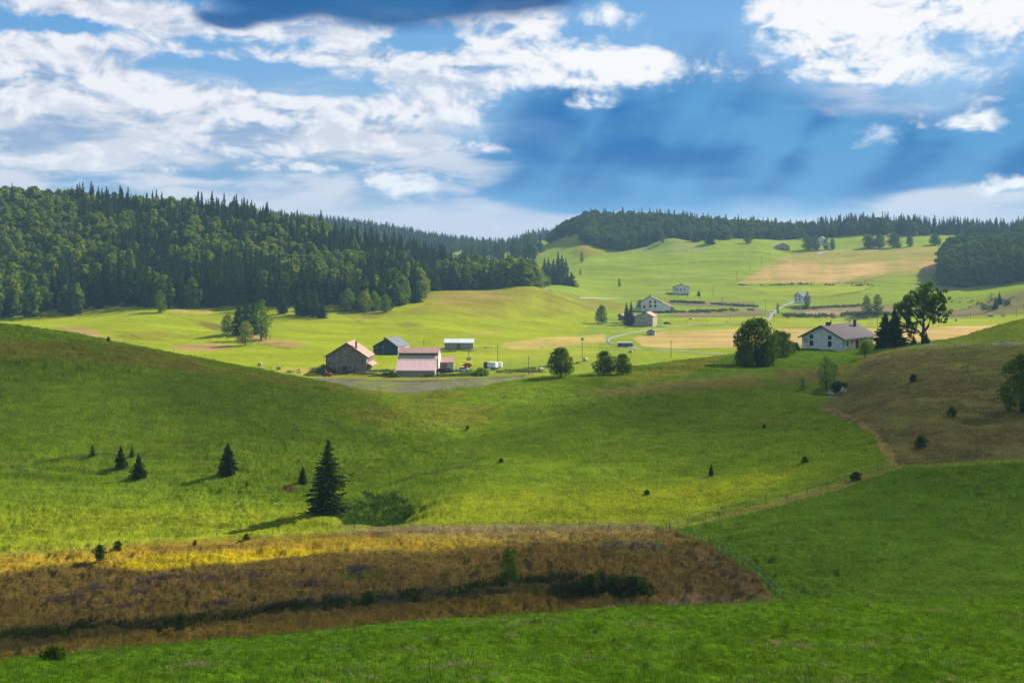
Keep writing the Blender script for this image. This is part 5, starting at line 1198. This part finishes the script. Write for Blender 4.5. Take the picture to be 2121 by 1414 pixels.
# ------------------------------------------------------------------ vehicles and farm things
def wheel(parent, x, y, z, r, w):
    t = MB().cyl((x, y-w/2, z), (x, y+w/2, z), r, r, 14).build('wheel', M_tyre, parent)
    MB().cyl((x, y-w/2-.02, z), (x, y+w/2+.02, z), r*.5, r*.5, 10).build('rim', M_red, t)
def tractor():
    x, Y, z = put(676, 779, 478); z = pz(779.5, 478)
    r = empty('tractor', (x, Y, z), radians(-20), 'red tractor with dark cab parked below the stone barn', 'tractor')
    MB().box(.1, 1.7, -.4, .4, .7, 1.35).box(1.7, 1.85, -.3, .3, .75, 1.2).build('hood', M_red, r)
    MB().box(-1.0, .1, -.55, .55, .6, 1.15).build('body', M_darkpaint, r)
    MB().hexa([(-1.0,-.6,1.16),(.1,-.6,1.16),(-1.0,.6,1.16),(.1,.6,1.16),(-.85,-.5,2.2),(-.05,-.5,2.2),(-.85,.5,2.2),(-.05,.5,2.2)]).build('cab', M_glass, r)
    MB().box(-.95, .1, -.6, .6, 2.203, 2.32).build('cab_roof', M_darkpaint, r)
    MB().cyl((.9, .25, 1.3), (.9, .25, 2.1), .04, .04, 6).build('exhaust', M_soot, r)
    for s in (-1, 1): wheel(r, -.6, s*.75, .75, .75, .4); wheel(r, 1.25, s*.65, .5, .5, .3); MB().box(-1.2, .0, s*.75-.22, s*.75+.22, 1.52, 1.58).build('mudguard', M_red, r)
tractor()
def truck():
    Y = 530.0; x = (1004-CX)*mpp(Y)
    r = empty('cattle_truck', (x, Y, pz(764, Y)), radians(-28), 'white cattle truck with dark cab front standing on the farm lane', 'truck')
    MB().hexa([(0,-1.1,.5),(1.6,-1.1,.5),(0,1.1,.5),(1.6,1.1,.5),(.2,-1.1,2.7),(1.6,-1.1,2.7),(.2,1.1,2.7),(1.6,1.1,2.7)]).build('cab', M_darkpaint, r)
    MB().box(-.01, .02, -.9, .9, 1.5, 2.3).build('windscreen', M_glass, r)
    MB().box(1.75, 5.2, -1.1, 1.1, .8, 2.8).build('box_body', M_white, r); MB().box(.3, 5.2, -.5, .5, .45, .78).build('chassis', M_soot, r)
    for a in (.8, 3.6, 4.6):
        for s in (-1, 1): wheel(r, a, s*.95, .45, .45, .3)
    x = (1026-CX)*mpp(533.0)
    r = empty('white_trailer', (x, 533.0, pz(762, 533)), radians(-10), 'plain white box trailer behind the cattle truck', 'trailer')
    MB().box(0, 2.6, -.9, .9, .5, 2.2).build('box_body', M_white, r); MB().box(-1.0, 0, -.06, .06, .45, .55).build('drawbar', M_metal, r)
    for s in (-1, 1): wheel(r, 1.3, s*.98, .35, .35, .2)
    r = empty('red_trailer', ((968-CX)*mpp(535.0), 535.0, pz(762, 535)), radians(8), 'dark red farm trailer between the annex and the truck', 'trailer')
    MB().box(-1.6, 1.6, -.9, .9, .7, 1.6).box(-.8, .8, -.7, .7, 1.603, 2.0).build('tub', M_red, r); MB().box(-2.6, -1.6, -.06, .06, .6, .72).build('drawbar', M_metal, r)
    for a in (-.6, .6):
        for s in (-1, 1): wheel(r, a, s*.98, .4, .4, .25)
truck()
def car(px, py, Y, rz, mat, label):
    r = empty('parked_car', ((px-CX)*mpp(Y), Y, pz(py, Y)), radians(rz), label, 'car')
    MB().prism([(-2.1,.3),(2.1,.3),(2.1,.75),(1.2,.88),(-1.9,.92),(-2.1,.8)], -.85, .85).build('body', mat, r)
    MB().prism([(-1.7,.93),(1.1,.9),(.4,1.42),(-1.2,1.45)], -.75, .75).build('cabin', M_glass, r)
    MB().box(-1.15, .35, -.7, .7, 1.453, 1.5).build('roof', mat, r)
    for a in (-1.3, 1.3):
        for s in (-1, 1): wheel(r, a, s*.78, .32, .32, .2)
car(960, 768, 512, 10, M_white, 'white car parked in front of the red trailer')
car(916, 771, 508, 5, M_tyre, 'black car parked beside the pink roofed barn, the left of two')
car(928, 770, 512, -5, M_darkpaint, 'dark car beside the barn annex, the right of two')
car(1382, 672, 812, 20, M_darkpaint, 'car parked right of the beige valley barn')
car(1318, 641, 945, 0, M_white, 'white car left of the wide valley farmhouse')

def pole(px, py, hp, Y, label, arm=0, box=False, group='utility poles in the valley', w=0.13):
    h = hp*mpp(Y); r = empty('utility_pole', ((px-CX)*mpp(Y), Y, pz(py, Y)), 0, label, 'pole', group)
    MB().cyl((0, 0, -1.0), (0, 0, h), w, w*.75, 7).build('post', M_pole, r)
    if arm: MB().box(-arm, arm, -.07, .07, h-.5, h-.36).build('crossarm', M_pole, r)
    if box: MB().box(-.6, .6, -.35, .35, h-.9, h+.1).build('transformer', M_metal, r)
P_ = [(878,727,25,610,'pole behind the pink roofed barn',0,False),(1031,748,36,560,'tall pole right above the white trailer',0,False),(1095,771,34,500,'thin pole between the farm and the round tree',0,False),
 (971,742,23,600,'thin pole in front of the long grey shed',0,False),(1206,744,44,585,'pole carrying a grey transformer near the round tree',0,True),(1390,736,32,590,'pole at the end of the lane in the valley',0,False),
 (1404,626,20,960,'pole below the upper white house, left one',0,False),(1424,614,12,1000,'short pole below the upper white house, right one',0,False),(1450,615,20,985,'pole right of the upper house, near its spruce',0,False),(1477,612,18,1000,'pole on the slope between the house and the hay meadow',0,False),
 (1497,634,22,950,'pole at the green bank above the valley road',0,False),(1585,643,22,930,'double armed pole just left of the road junction',1.0,False),(1526,576,14,1130,'pole at the lower corner of the hay meadow',.8,False),(1553,558,12,1190,'pole at the edge of the hay meadow, second uphill',.8,False),(1577,545,12,1250,'pole at the edge of the hay meadow, third uphill',.8,False),
 (1512,668,14,850,'thin pole beyond the large dark tree',0,False),(1604,668,20,860,'thin pole above the large dark tree on the right',0,False),(1698,670,18,860,'thin pole beyond the roof of the white farmhouse',0,False),(2010,663,20,880,'thin pole in the valley field right of the open tree',0,False),(2105,658,20,880,'thin pole at the far right of the valley field',0,False),
 (1817,694,54,600,'tall pole with a wide crossarm behind the farmhouse roof',1.9,False)]
for (a, b, h, Yv, lb, arm, bx) in P_: pole(a, b, h, Yv, lb, arm, bx)
def lattice():
    Y = 640.0; m = mpp(Y); h = 26*m
    r = empty('lattice_frame', ((1801-CX)*m, Y, pz(676, Y)), 0, 'small grey lattice frame behind the ridge of the farmhouse', 'frame')
    for a in (-1, 0.1, 1.2):
        MB().cyl((a, 0, 0), (a+.3, 0, h), .05, .05, 5).build('leg', M_metal, r)
    q = MB()
    for k in range(5): q.cyl((-1+.3*k/4, 0, h*k/4+.1), (1.2+.3*k/4, 0, h*k/4+.1), .04, .04, 4)
    q.build('brace', M_metal, r)
lattice()
k = 0
bp = None
BALES = [(538,758,'round hay bale on the stubble left of the barn, the upper left'),(545,769,'round hay bale on the crest line below the upper one'),(577,765,'round hay bale nearest the stone barn'),
 (1212,748,'round hay bale at the foot of the transformer pole'),(971,746,'round hay bale in front of the long grey shed'),(1306,731,'round hay bale on the bright strip near the lane bend'),(1120,769,'round hay bale left of the round tree'),
 (1760,666,'round hay bale in the field above the farmhouse roof'),(1981,665,'round hay bale right of the open crowned tree'),(2050,655,'round hay bale, left one of a touching pair'),(2056,655,'round hay bale, right one of a touching pair'),(2078,655,'round hay bale farthest right in the valley field')]
for (a, b, lb) in BALES:
    Yv = None
    x, Yv, z = hit(a, b, 435, 1000); z = ground(x, Yv); s = 1.0
    if bp is None:
        bp = MB().cyl((0, -.75, .75), (0, .75, .75), .8, .8, 14).build('hay_bale', M_hay, None); o = bp
    else: o = bp.copy(); col_root.objects.link(o)
    o.location = (x, Yv, z-.05); o.rotation_euler = (0, 0, k*0.9); k += 1; tag(o, lb, 'hay bale', 'round hay bales in the fields')
# rubble, timber heaps in the farmyard
def heap(px, py, Y, wp, hp, mat, label, seed, name='rubble_heap'):
    g = np.random.default_rng(seed); m = mpp(Y); mb = MB()
    for i in range(26):
        s = g.uniform(.25, .7)*hp*m*.6; a = g.uniform(-.5, .5)*wp*m; z = g.uniform(-.1, .75)*hp*m*(1-abs(a)/(wp*m*.55)); b = g.normal(0, .8)
        mb.hexa([(a+dx*s*g.uniform(.7, 1.4), b+dy*s*g.uniform(.7, 1.4), z+dz*s*g.uniform(.5, 1)) for dz in (-.5, .5) for dy in (-.5, .5) for dx in (-.5, .5)])
    o = mb.build(name, mat, None, ((px-CX)*m, Y, pz(py, Y)), 0); tag(o, label, 'heap'); return o
heap(1020, 720, 640, 38, 6, M_gravel, 'pale heap of rubble right of the long grey shed', 1)
heap(1130, 720, 640, 34, 3, M_stone_pale, 'low stack of timber in the field beyond the farm', 2, 'timber_stack')
heap(790, 768, 512, 26, 5, M_stone_pale, 'scattered stones between the stone barn and pink roofed barn', 3)
heap(846, 727, 620, 30, 4, M_soot, 'dark heap behind the pink roofed barn', 4)
for a in [(996,772,10,46,'low dark scrub in front of the white trailer',301,502),(1000,772,9,30,'rough scrub right of the white car',302,505),(812,776,14,20,'dark scrub at the left corner of the pink roofed barn',303,498),(672,769,8,50,'weedy bank at the left foot of the stone barn',304,520)]:
    bush(a[0], a[1], a[2], a[3], a[4], a[5], Y=a[6], det=.8, mat=M_leaf)
# crag
def crag():
    g = np.random.default_rng(9)
    for i, (a, b, h, w, lb) in enumerate([(1748,812,16,12,'pale limestone crag exposed in the notch below the farmhouse'),(1738,792,8,12,'grey rock showing above the crag'),(1722,818,10,18,'weathered rock at the foot of the pale ash')]):
        x, Y, z = hit(a, b); m = mpp(Y)
        import bmesh
        bm = bmesh.new(); bmesh.ops.create_icosphere(bm, subdivisions=3, radius=1)
        for v in bm.verts:
            n = float(fbm(np.array([v.co.x*1.7+i*5]), np.array([v.co.y*1.7+v.co.z*2.3]), 3, i)[0]); v.co *= 1+.45*n
            v.co.x *= w*m*.5; v.co.y *= 1.2; v.co.z *= h*m*.5
        me = bpy.data.meshes.new('rock'); bm.to_mesh(me); bm.free(); me.materials.append(M_rock)
        o = bpy.data.objects.new('rock', me); link(o); o.location = (x, Y+.5, z+h*m*.05); tag(o, lb, 'rock')
crag()

# ------------------------------------------------------------------ fences
def fence(pts, label, step=3.2, hgt=1.1, y0=20, y1=900, lean=.06, wire=True, w=.040):
    """pts: photo pixels on the ground"""
    Q = [hit(a, b, y0, y1) for a, b in pts]; Q = np.array(Q); seg = np.hypot(np.diff(Q[:, 0]), np.diff(Q[:, 1])); s = np.concatenate([[0], np.cumsum(seg)])
    n = int(min(95, max(2, s[-1]/step))); t = np.linspace(0, s[-1], n); X = np.interp(t, s, Q[:, 0]); Yv = np.interp(t, s, Q[:, 1]); Z = ground(X, Yv)
    r = empty('fence', (X[0], Yv[0], Z[0]), 0, label, 'fence'); g = np.random.default_rng(n)
    p0 = MB().cyl((0, 0, -.35), (0, 0, hgt), w, w*.85, 6).build('post', M_pole, r)
    for i in range(n):
        p = p0 if i == 0 else p0.copy()
        if i: col_root.objects.link(p)
        p.parent = r; p.location = (X[i]-X[0], Yv[i]-Yv[0], Z[i]-Z[0]); p.rotation_euler = (g.normal(0, lean), g.normal(0, lean), g.uniform(0, 6)); p.scale = (1, 1, g.uniform(.8, 1.1))
    if wire:
        paths = []
        for hh in (.45, .95): paths.append((np.stack([X-X[0], Yv-Yv[0], Z-Z[0]+hh*hgt], 1), np.full(n, .008)))
        v, f = tubes(paths, 3); link(bpy.data.objects.new('wire', np_mesh('wire', v, f, M_metal)), r)
fence([(1388,1097),(1480,1068),(1600,1042),(1730,1006),(1852,966)], 'wire fence with wooden posts climbing between pasture and right field', 3.0, 1.15, 150, 300)
fence([(1862,964),(1950,958),(2040,954),(2160,950)], 'wire fence along the foot of the brown hillside', 3.2, 1.1, 150, 300)
fence([(1388,1098),(1480,1134),(1560,1186),(1620,1244)], 'wire fence between the moor and the right field', 2.6, 1.15, 110, 250)
fence([(20,1145),(200,1130),(400,1112),(600,1105),(740,1098),(900,1098),(1100,1098),(1380,1094)], 'thin fence between the yellow moor and the pasture', 3.6, 1.0, 150, 250, w=.035, wire=False)
fence([(1830,722),(1900,718),(1990,720),(2060,719),(2140,718)], 'fence along the lane beside the farmhouse', 2.6, 1.2, 300, 420)
fence([(360,731),(420,742),(500,757),(560,768),(640,783)], 'fence posts along the crest of the left hill', 5.0, 1.1, 250, 340, wire=False)
fence([(1470,756),(1500,748),(1522,742)], 'short fence on the crest left of the large dark tree', 3.0, 1.1, 300, 420, wire=False)
fence([(1505,591),(1600,589),(1700,588),(1790,587)], 'fence with bushes along the lower edge of the hay meadow', 9.0, 1.5, 1000, 1300, w=.14, wire=False)
fence([(1210,668),(1300,672),(1400,670),(1590,670)], 'fence posts along the straight valley track', 11.0, 1.4, 700, 1000, w=.12, wire=False)

# ------------------------------------------------------------------ lanes
def lane(name, pts, width, mat, y0, y1, lift=.12, label=None):
    Q = np.array([hit(a, b, y0, y1) for a, b in pts]); seg = np.hypot(np.diff(Q[:, 0]), np.diff(Q[:, 1])); s = np.concatenate([[0], np.cumsum(seg)])
    n = int(s[-1]/4)+4; t = np.linspace(0, s[-1], n); X = Curve(s, Q[:, 0])(t); Yv = Curve(s, Q[:, 1])(t)
    dx = np.gradient(X); dy = np.gradient(Yv); L = np.hypot(dx, dy)+1e-9; nx_, ny_ = -dy/L, dx/L; V = []
    w = width/2*(1+.10*fbm(t/7, t*0, 2, 4)); offs = np.array([-1, -.6, 0, .6, 1])
    for o_ in offs: V.append(np.stack([X+nx_*w*o_, Yv+ny_*w*o_, ground(X+nx_*w*o_, Yv+ny_*w*o_, fine=True)+(lift if abs(o_) < 1 else -.25)], 1))
    V = np.stack(V, 1).reshape(-1, 3); i = np.arange(n-1)[:, None]*5+np.arange(4)[None, :]; F = np.stack([i, i+1, i+6, i+5], -1).reshape(-1, 4)
    o = bpy.data.objects.new(name, np_mesh(name, V, F, mat, smooth=True)); link(o); tag(o, label, name, kind='structure')
lane('road', [(1560,671),(1480,672),(1430,674),(1380,679),(1330,686),(1290,693),(1268,699),(1258,706),(1266,713),(1290,716)], 1.9, M_road, 560, 1000, .25)
lane('road', [(1300,718),(1350,723),(1400,727),(1450,731),(1500,733)], 2.4, M_gravel, 480, 900, .25)
lane('road', [(1586,664),(1596,652),(1606,644),(1622,634),(1640,626),(1660,622)], 2.7, M_road, 700, 1150, .35)
lane('road', [(1600,646),(1570,641),(1530,637),(1480,634),(1430,632),(1388,629)], 2.2, M_road, 700, 1150, .35)
lane('road', [(1200,616),(1240,618),(1300,620),(1330,624)], 1.3, M_gravel, 800, 1300, .35)
lane('road', [(1690,528),(1702,522),(1716,518),(1730,516)], 4.0, M_road, 1100, 1420, .5)
lane('road', [(1118,592),(1128,598),(1140,602)], 4.0, M_road, 850, 1200, .4)
lane('road', [(1880,716),(1960,715),(2040,714),(2121,713),(2300,710)], 2.6, M_road, 300, 420, .10)

# ------------------------------------------------------------------ grasses and heather: uncountable cover
def blades(name, X, Y, h, w, mat, label, nb=4, spread=.10, seed=0, flat=.5):
    g = np.random.default_rng(seed); n = len(X); Z = ground(X, Y, fine=True)
    X = np.repeat(X, nb)+g.normal(0, spread, n*nb); Yb = np.repeat(Y, nb)+g.normal(0, spread, n*nb); Z = np.repeat(Z, nb); H = np.repeat(h, nb)*g.uniform(.55, 1.15, n*nb)
    a = g.uniform(0, 6.28, n*nb); le = g.uniform(0.1, flat, n*nb)*H; ww = w*g.uniform(.6, 1.3, n*nb)
    b0 = np.stack([X-np.sin(a)*ww, Yb+np.cos(a)*ww, Z-.03], 1); b1 = np.stack([X+np.sin(a)*ww, Yb-np.cos(a)*ww, Z-.03], 1); tp = np.stack([X+np.cos(a)*le, Yb+np.sin(a)*le, Z+H], 1)
    V = np.stack([b0, b1, tp], 1).reshape(-1, 3); F = np.arange(len(V)).reshape(-1, 3)
    o = bpy.data.objects.new(name, np_mesh(name, V, F, mat)); link(o); tag(o, label, name.replace('_', ' '), kind='stuff'); return o
def blade_mat(name, c1, c2, c3, scale=.5, trans=.35, c4=None):
    m, N, out = new_mat(name); pos = N.n('ShaderNodeNewGeometry').outputs['Position']
    n = N.noise(pos, scale, 5, .7); n2 = N.noise(pos, 9.0, 2, .5)
    c = N.mix(N.ramp(n, .35, .65), c1, c2); c = N.mix(N.ramp(n2, .52, .72), c, c3)
    if c4: c = N.mix(N.ramp(N.noise(pos, .16, 4, .6), .5, .66), c, c4)
    d = N.n('ShaderNodeBsdfDiffuse'); t = N.n('ShaderNodeBsdfTranslucent'); N.put(d.inputs[0], c); N.put(t.inputs[0], c)
    ms = N.n('ShaderNodeMixShader'); ms.inputs[0].default_value = trans; N.t.links.new(d.outputs[0], ms.inputs[1]); N.t.links.new(t.outputs[0], ms.inputs[2]); N.t.links.new(ms.outputs[0], out.inputs[0]); return m
g = np.random.default_rng(5)
def area(y0, y1, n, px0=-80, px1=2200, power=1.0):
    Y = y0+(y1-y0)*g.random(n)**power; return ((g.uniform(px0, px1, n)-CX)/FPX*Y), Y
M_grass = blade_mat('meadow grass', (0.070, 0.165, 0.008), (0.155, 0.300, 0.012), (0.25, 0.34, 0.04), .55, .18)
X, Y = area(29, 92, 42000, power=1.0)
den = fbm(X/1.3, Y/1.7, 3, 81)+.5*fbm(X/5, Y/6, 2, 82); m = den > -.10; X = X[m]; Y = Y[m]
blades('meadow_grass', X, Y, .03+.13*np.clip(den[m]+.45, 0, 1.2)**1.5*g.uniform(.6, 1.3, len(X)), .010, M_grass, 'short bright green grass of the near field', 5, .09, 1)
# dead tufts lying in the near field
X, Y = area(31, 84, 1100); den = fbm(X/2, Y/3, 2, 90); m = den > .50; X = np.repeat(X[m], 20)+g.normal(0, .40, m.sum()*20); Y = np.repeat(Y[m], 20)+g.normal(0, .22, m.sum()*20)
M_dead = blade_mat('dead grass', (.30, .24, .13), (.40, .33, .19), (.20, .17, .09))
blades('dead_grass', X, Y, g.uniform(.06, .17, len(X)), .016, M_dead, 'pale dead grass patches in the near field', 4, .08, 2, 2.5)
M_moor = blade_mat('moor grass', (0.115, 0.088, 0.022), (0.165, 0.130, 0.032), (0.23, 0.19, 0.08), .25, c4=(0.09, 0.095, 0.025))
X, Y = area(118, 191, 26000, -80, 1640); zz = ground(X, Y); px = CX+FPX*X/Y; py = HY-FPX*zz/Y
MOORP = [(-600,1500),(-600,1165),(0,1150),(300,1130),(600,1112),(750,1102),(900,1102),(1385,1100),(1480,1138),(1555,1190),(1612,1262),(1400,1330),(870,1360),(0,1500)]
BRIGHT = [(-600,1200),(0,1150),(200,1138),(300,1124),(620,1110),(1000,1105),(1050,1125),(900,1140),(600,1142),(500,1166),(300,1180),(150,1170),(0,1190)]
den = fbm(X/2.2, Y/3.5, 3, 83)
m = in_poly(px, py, MOORP) & (den > -.25) & ~(in_poly(px, py, BRIGHT) & (g.random(len(X)) < .93)); X = X[m]; Y = Y[m]
blades('moor_grass', X, Y, (.10+.20*np.clip(den[m]+.3, 0, 1.1))*g.uniform(.6, 1.4, len(X)), .028, M_moor, 'rust brown grass covering the moor', 5, .22, 3, .8)
M_amber = blade_mat('yellow moor grass', (0.30, 0.24, 0.016), (0.34, 0.29, 0.016), (0.38, 0.29, 0.06), .15)
X, Y = area(150, 190, 14000, -80, 1100); zz = ground(X, Y); px = CX+FPX*X/Y; py = HY-FPX*zz/Y; den = fbm(X/2.2, Y/3.5, 3, 84)
m = in_poly(px, py, BRIGHT) & (den > -.1); X = X[m]; Y = Y[m]
blades('yellow_grass', X, Y, (.06+.12*np.clip(den[m]+.3, 0, 1.1))*g.uniform(.6, 1.3, len(X)), .025, M_amber, 'golden sunlit grass along the moor edge', 5, .2, 4, .8)
M_heather = blade_mat('heather', (0.10, 0.070, 0.085), (0.15, 0.105, 0.125), (0.07, 0.055, 0.04), .8)
HP = [(300,1205,60,9),(350,1195,40,6),(280,1222,30,6),(190,1215,30,6),(520,1190,60,10),(430,1198,60,8),(580,1248,60,8),(560,1262,30,6),(620,1250,40,6),(700,1236,60,8),(820,1243,60,7),(750,1178,30,6),(900,1225,50,7),(250,1252,60,10),(140,1240,40,7),(470,1245,40,7),(650,1205,50,7),(1310,1132,40,7)]
X = []; Y = []
for (a, b, wx_, wy_) in HP:
    x0, y0, z0 = hit(a, b, 110, 200); n = 130
    X.append(x0+g.normal(0, wx_*mpp(y0)*.5, n)); Y.append(y0+g.normal(0, wy_*y0/FPX*y0/40*.5, n))
X = np.concatenate(X); Y = np.concatenate(Y); m = (fbm(X/1.2, Y/2, 2, 85) > -.1); X = X[m]; Y = Y[m]
blades('heather', X, Y, g.uniform(.2, .38, len(X)), .035, M_heather, 'purple heather patches on the moor', 6, .16, 5, .9)
M_scrub = blade_mat('dark sedge', (0.022, 0.040, 0.012), (0.040, 0.060, 0.016), (0.07, 0.06, 0.03), .4)
X = []; Y = []
for L_, n, wy_ in (([(0,1318),(120,1312),(220,1292),(400,1288),(560,1268)], 500, 1.2), ([(620,1252),(760,1244),(960,1222),(1060,1200),(1180,1200),(1330,1212)], 800, 1.1), ([(1150,1232),(1250,1228),(1340,1222)], 900, 1.6), ([(560,1262),(700,1250)], 300, 1.2)):
    Q = np.array([hit(a, b, 110, 200)[:2] for a, b in L_]); t = g.random(n)*(len(Q)-1)
    X.append(np.interp(t, np.arange(len(Q)), Q[:, 0])+g.normal(0, .5, n)); Y.append(np.interp(t, np.arange(len(Q)), Q[:, 1])+g.normal(0, wy_, n))
X = np.concatenate(X); Y = np.concatenate(Y); m = fbm(X/2.2, Y/3, 2, 86) > -.28; X = X[m]; Y = Y[m]
blades('dark_sedge', X, Y, g.uniform(.3, .8, len(X)), .05, M_scrub, 'dark sedge and low scrub along the wet ditch of the moor', 7, .22, 6, .6)
# rough tussocks on pasture and brown slope
M_tuss = blade_mat('pasture tussocks', (0.105, 0.195, 0.010), (0.160, 0.250, 0.014), (0.20, 0.24, 0.03), .12)
X, Y = area(184, 360, 50000, -80, 2200, 1.2); zz = ground(X, Y); px = CX+FPX*X/Y; py = HY-FPX*zz/Y
PAST = [(-600,1150),(-600,600),(300,705),(870,800),(1100,770),(1230,780),(1500,790),(1700,800),(1690,850),(1800,890),(1836,955),(1400,1085),(900,1088),(600,1095),(0,1135)]
den = fbm(X/2.6, Y/4.5, 3, 87, .6); m = in_poly(px, py, PAST) & (den > .02); X = X[m]; Y = Y[m]
blades('pasture_grass', X, Y, (.10+.34*np.clip(den[m], 0, .9))*g.uniform(.6, 1.3, len(X)), .045, M_tuss, 'tussocky grass on the pasture slopes', 4, .25, 7, .9)
M_brown = blade_mat('brown hillside grass', (0.140, 0.125, 0.040), (0.20, 0.17, 0.06), (0.10, 0.12, 0.028), .12)
X, Y = area(200, 360, 30000, 1680, 2250); zz = ground(X, Y); px = CX+FPX*X/Y; py = HY-FPX*zz/Y
den = fbm(X/2.6, Y/3.5, 3, 88, .6); m = in_poly(px, py, [(1800,735),(2800,700),(2800,945),(2121,945),(1860,960),(1845,930),(1800,885),(1710,850),(1750,800)]) & (den > -.05); X = X[m]; Y = Y[m]
blades('hillside_grass', X, Y, (.14+.36*np.clip(den[m], 0, .9))*g.uniform(.6, 1.3, len(X)), .045, M_brown, 'dry brown grass on the rough right hillside', 5, .25, 8, .9)
M_holl = blade_mat('nettles', (0.030, 0.075, 0.010), (0.050, 0.11, 0.018), (0.07, 0.13, 0.03), .5)
X, Y = area(194, 222, 6000, 640, 900); zz = ground(X, Y); px = CX+FPX*X/Y
m = (((px-775-(Y-207)*3)/75)**2+((Y-206)/9)**2 < 1.0+1.1*fbm(X/2.5, Y/3, 3, 91)) ; X = X[m]; Y = Y[m]
blades('hollow_weeds', X, Y, g.uniform(.2, .5, len(X)), .05, M_holl, 'lush dark weeds filling the hollow beside the tall fir', 6, .25, 9, .8)

# ------------------------------------------------------------------ air
def haze():
    m, N, out = new_mat('haze')
    vol = N.n('ShaderNodeVolumePrincipled'); vol.inputs['Color'].default_value = (0.42, 0.72, 1.0, 1); vol.inputs['Density'].default_value = HAZE
    vol.inputs['Anisotropy'].default_value = 0.15
    N.t.links.new(vol.outputs[0], out.inputs['Volume']); m.cycles.homogeneous_volume = True
    o = MB().box(-3300, 3300, -140, 4100, -58, 92).build('haze', m); tag(o, 'thin blue summer haze filling the valley', 'haze', kind='stuff')
HAZE = 0.000105
haze()

g = np.random.default_rng(77)
M_weed = blade_mat('coarse grass tufts', (0.045, 0.120, 0.010), (0.15, 0.28, 0.020), (0.24, 0.30, 0.06), 1.5)
X, Y = area(31, 88, 5200, power=1.0); den = fbm(X/4, Y/5, 3, 95); m = den > .02; X = X[m]; Y = Y[m]
blades('coarse_grass', X, Y, g.uniform(.12, .34, len(X)), .014, M_weed, 'coarse taller tufts scattered through the near field', 9, .11, 12, .7)
M_farmweed = blade_mat('yard weeds', (0.05, 0.10, 0.015), (0.10, 0.15, 0.02), (0.20, 0.17, 0.06), .3)
X = []; Y = []
for (a0, b0, a1, b1, n, sp) in ((600,770,700,771,500,1.2),(700,772,820,776,900,2.0),(820,780,1000,777,1000,1.5),(960,774,1130,770,900,1.5),(900,768,1000,770,400,2.5),(640,762,680,766,200,1.5),(760,770,815,768,300,2.0),(1050,768,1200,752,400,3.0),(860,729,980,727,300,2.0)):
    p = hit(a0, b0, 440, 900); q = hit(a1, b1, 440, 900); t = g.random(n); X.append(p[0]+(q[0]-p[0])*t+g.normal(0, .8, n)); Y.append(p[1]+(q[1]-p[1])*t+g.normal(0, sp, n))
X = np.concatenate(X); Y = np.concatenate(Y); m = fbm(X/4, Y/4, 2, 96) > -.1; X = X[m]; Y = Y[m]
blades('yard_weeds', X, Y, g.uniform(.3, 1.0, len(X)), .10, M_farmweed, 'rough weeds and nettles round the farm buildings', 7, .4, 13, .6)

M_hedge = blade_mat('bank scrub', (0.040, 0.080, 0.018), (0.075, 0.120, 0.025), (0.15, 0.13, 0.05), .06)
X = []; Y = []
for (a0, b0, a1, b1, y0, y1, n, sp) in ((1392,625,1565,635,700,1100,420,1.6),(1378,647,1560,643,700,1100,380,3.5),(1620,652,1960,650,700,1150,500,3.5),(1640,640,1780,634,700,1150,200,3.0),(742,640,808,640,600,900,160,3.0),
        (1390,640,1330,645,700,1050,140,3.0),(1230,650,1300,655,700,950,50,3),(2010,636,2110,625,700,1100,90,12),(1505,591,1700,589,1000,1300,60,1.0),(1700,589,1812,592,1000,1300,60,1.0)):
    p = hit(a0, b0, y0, y1); q = hit(a1, b1, y0, y1); t = g.random(n); X.append(p[0]+(q[0]-p[0])*t+g.normal(0, 1.2, n)); Y.append(p[1]+(q[1]-p[1])*t+g.normal(0, sp, n))
X = np.concatenate(X); Y = np.concatenate(Y); m = fbm(X/9, Y/9, 2, 97) > -.15; X = X[m]; Y = Y[m]
blades('bank_scrub', X, Y, g.uniform(.6, 2.2, len(X)), .32, M_hedge, 'low scrub and bracken along the banks of the far valley', 9, .6, 14, .7)
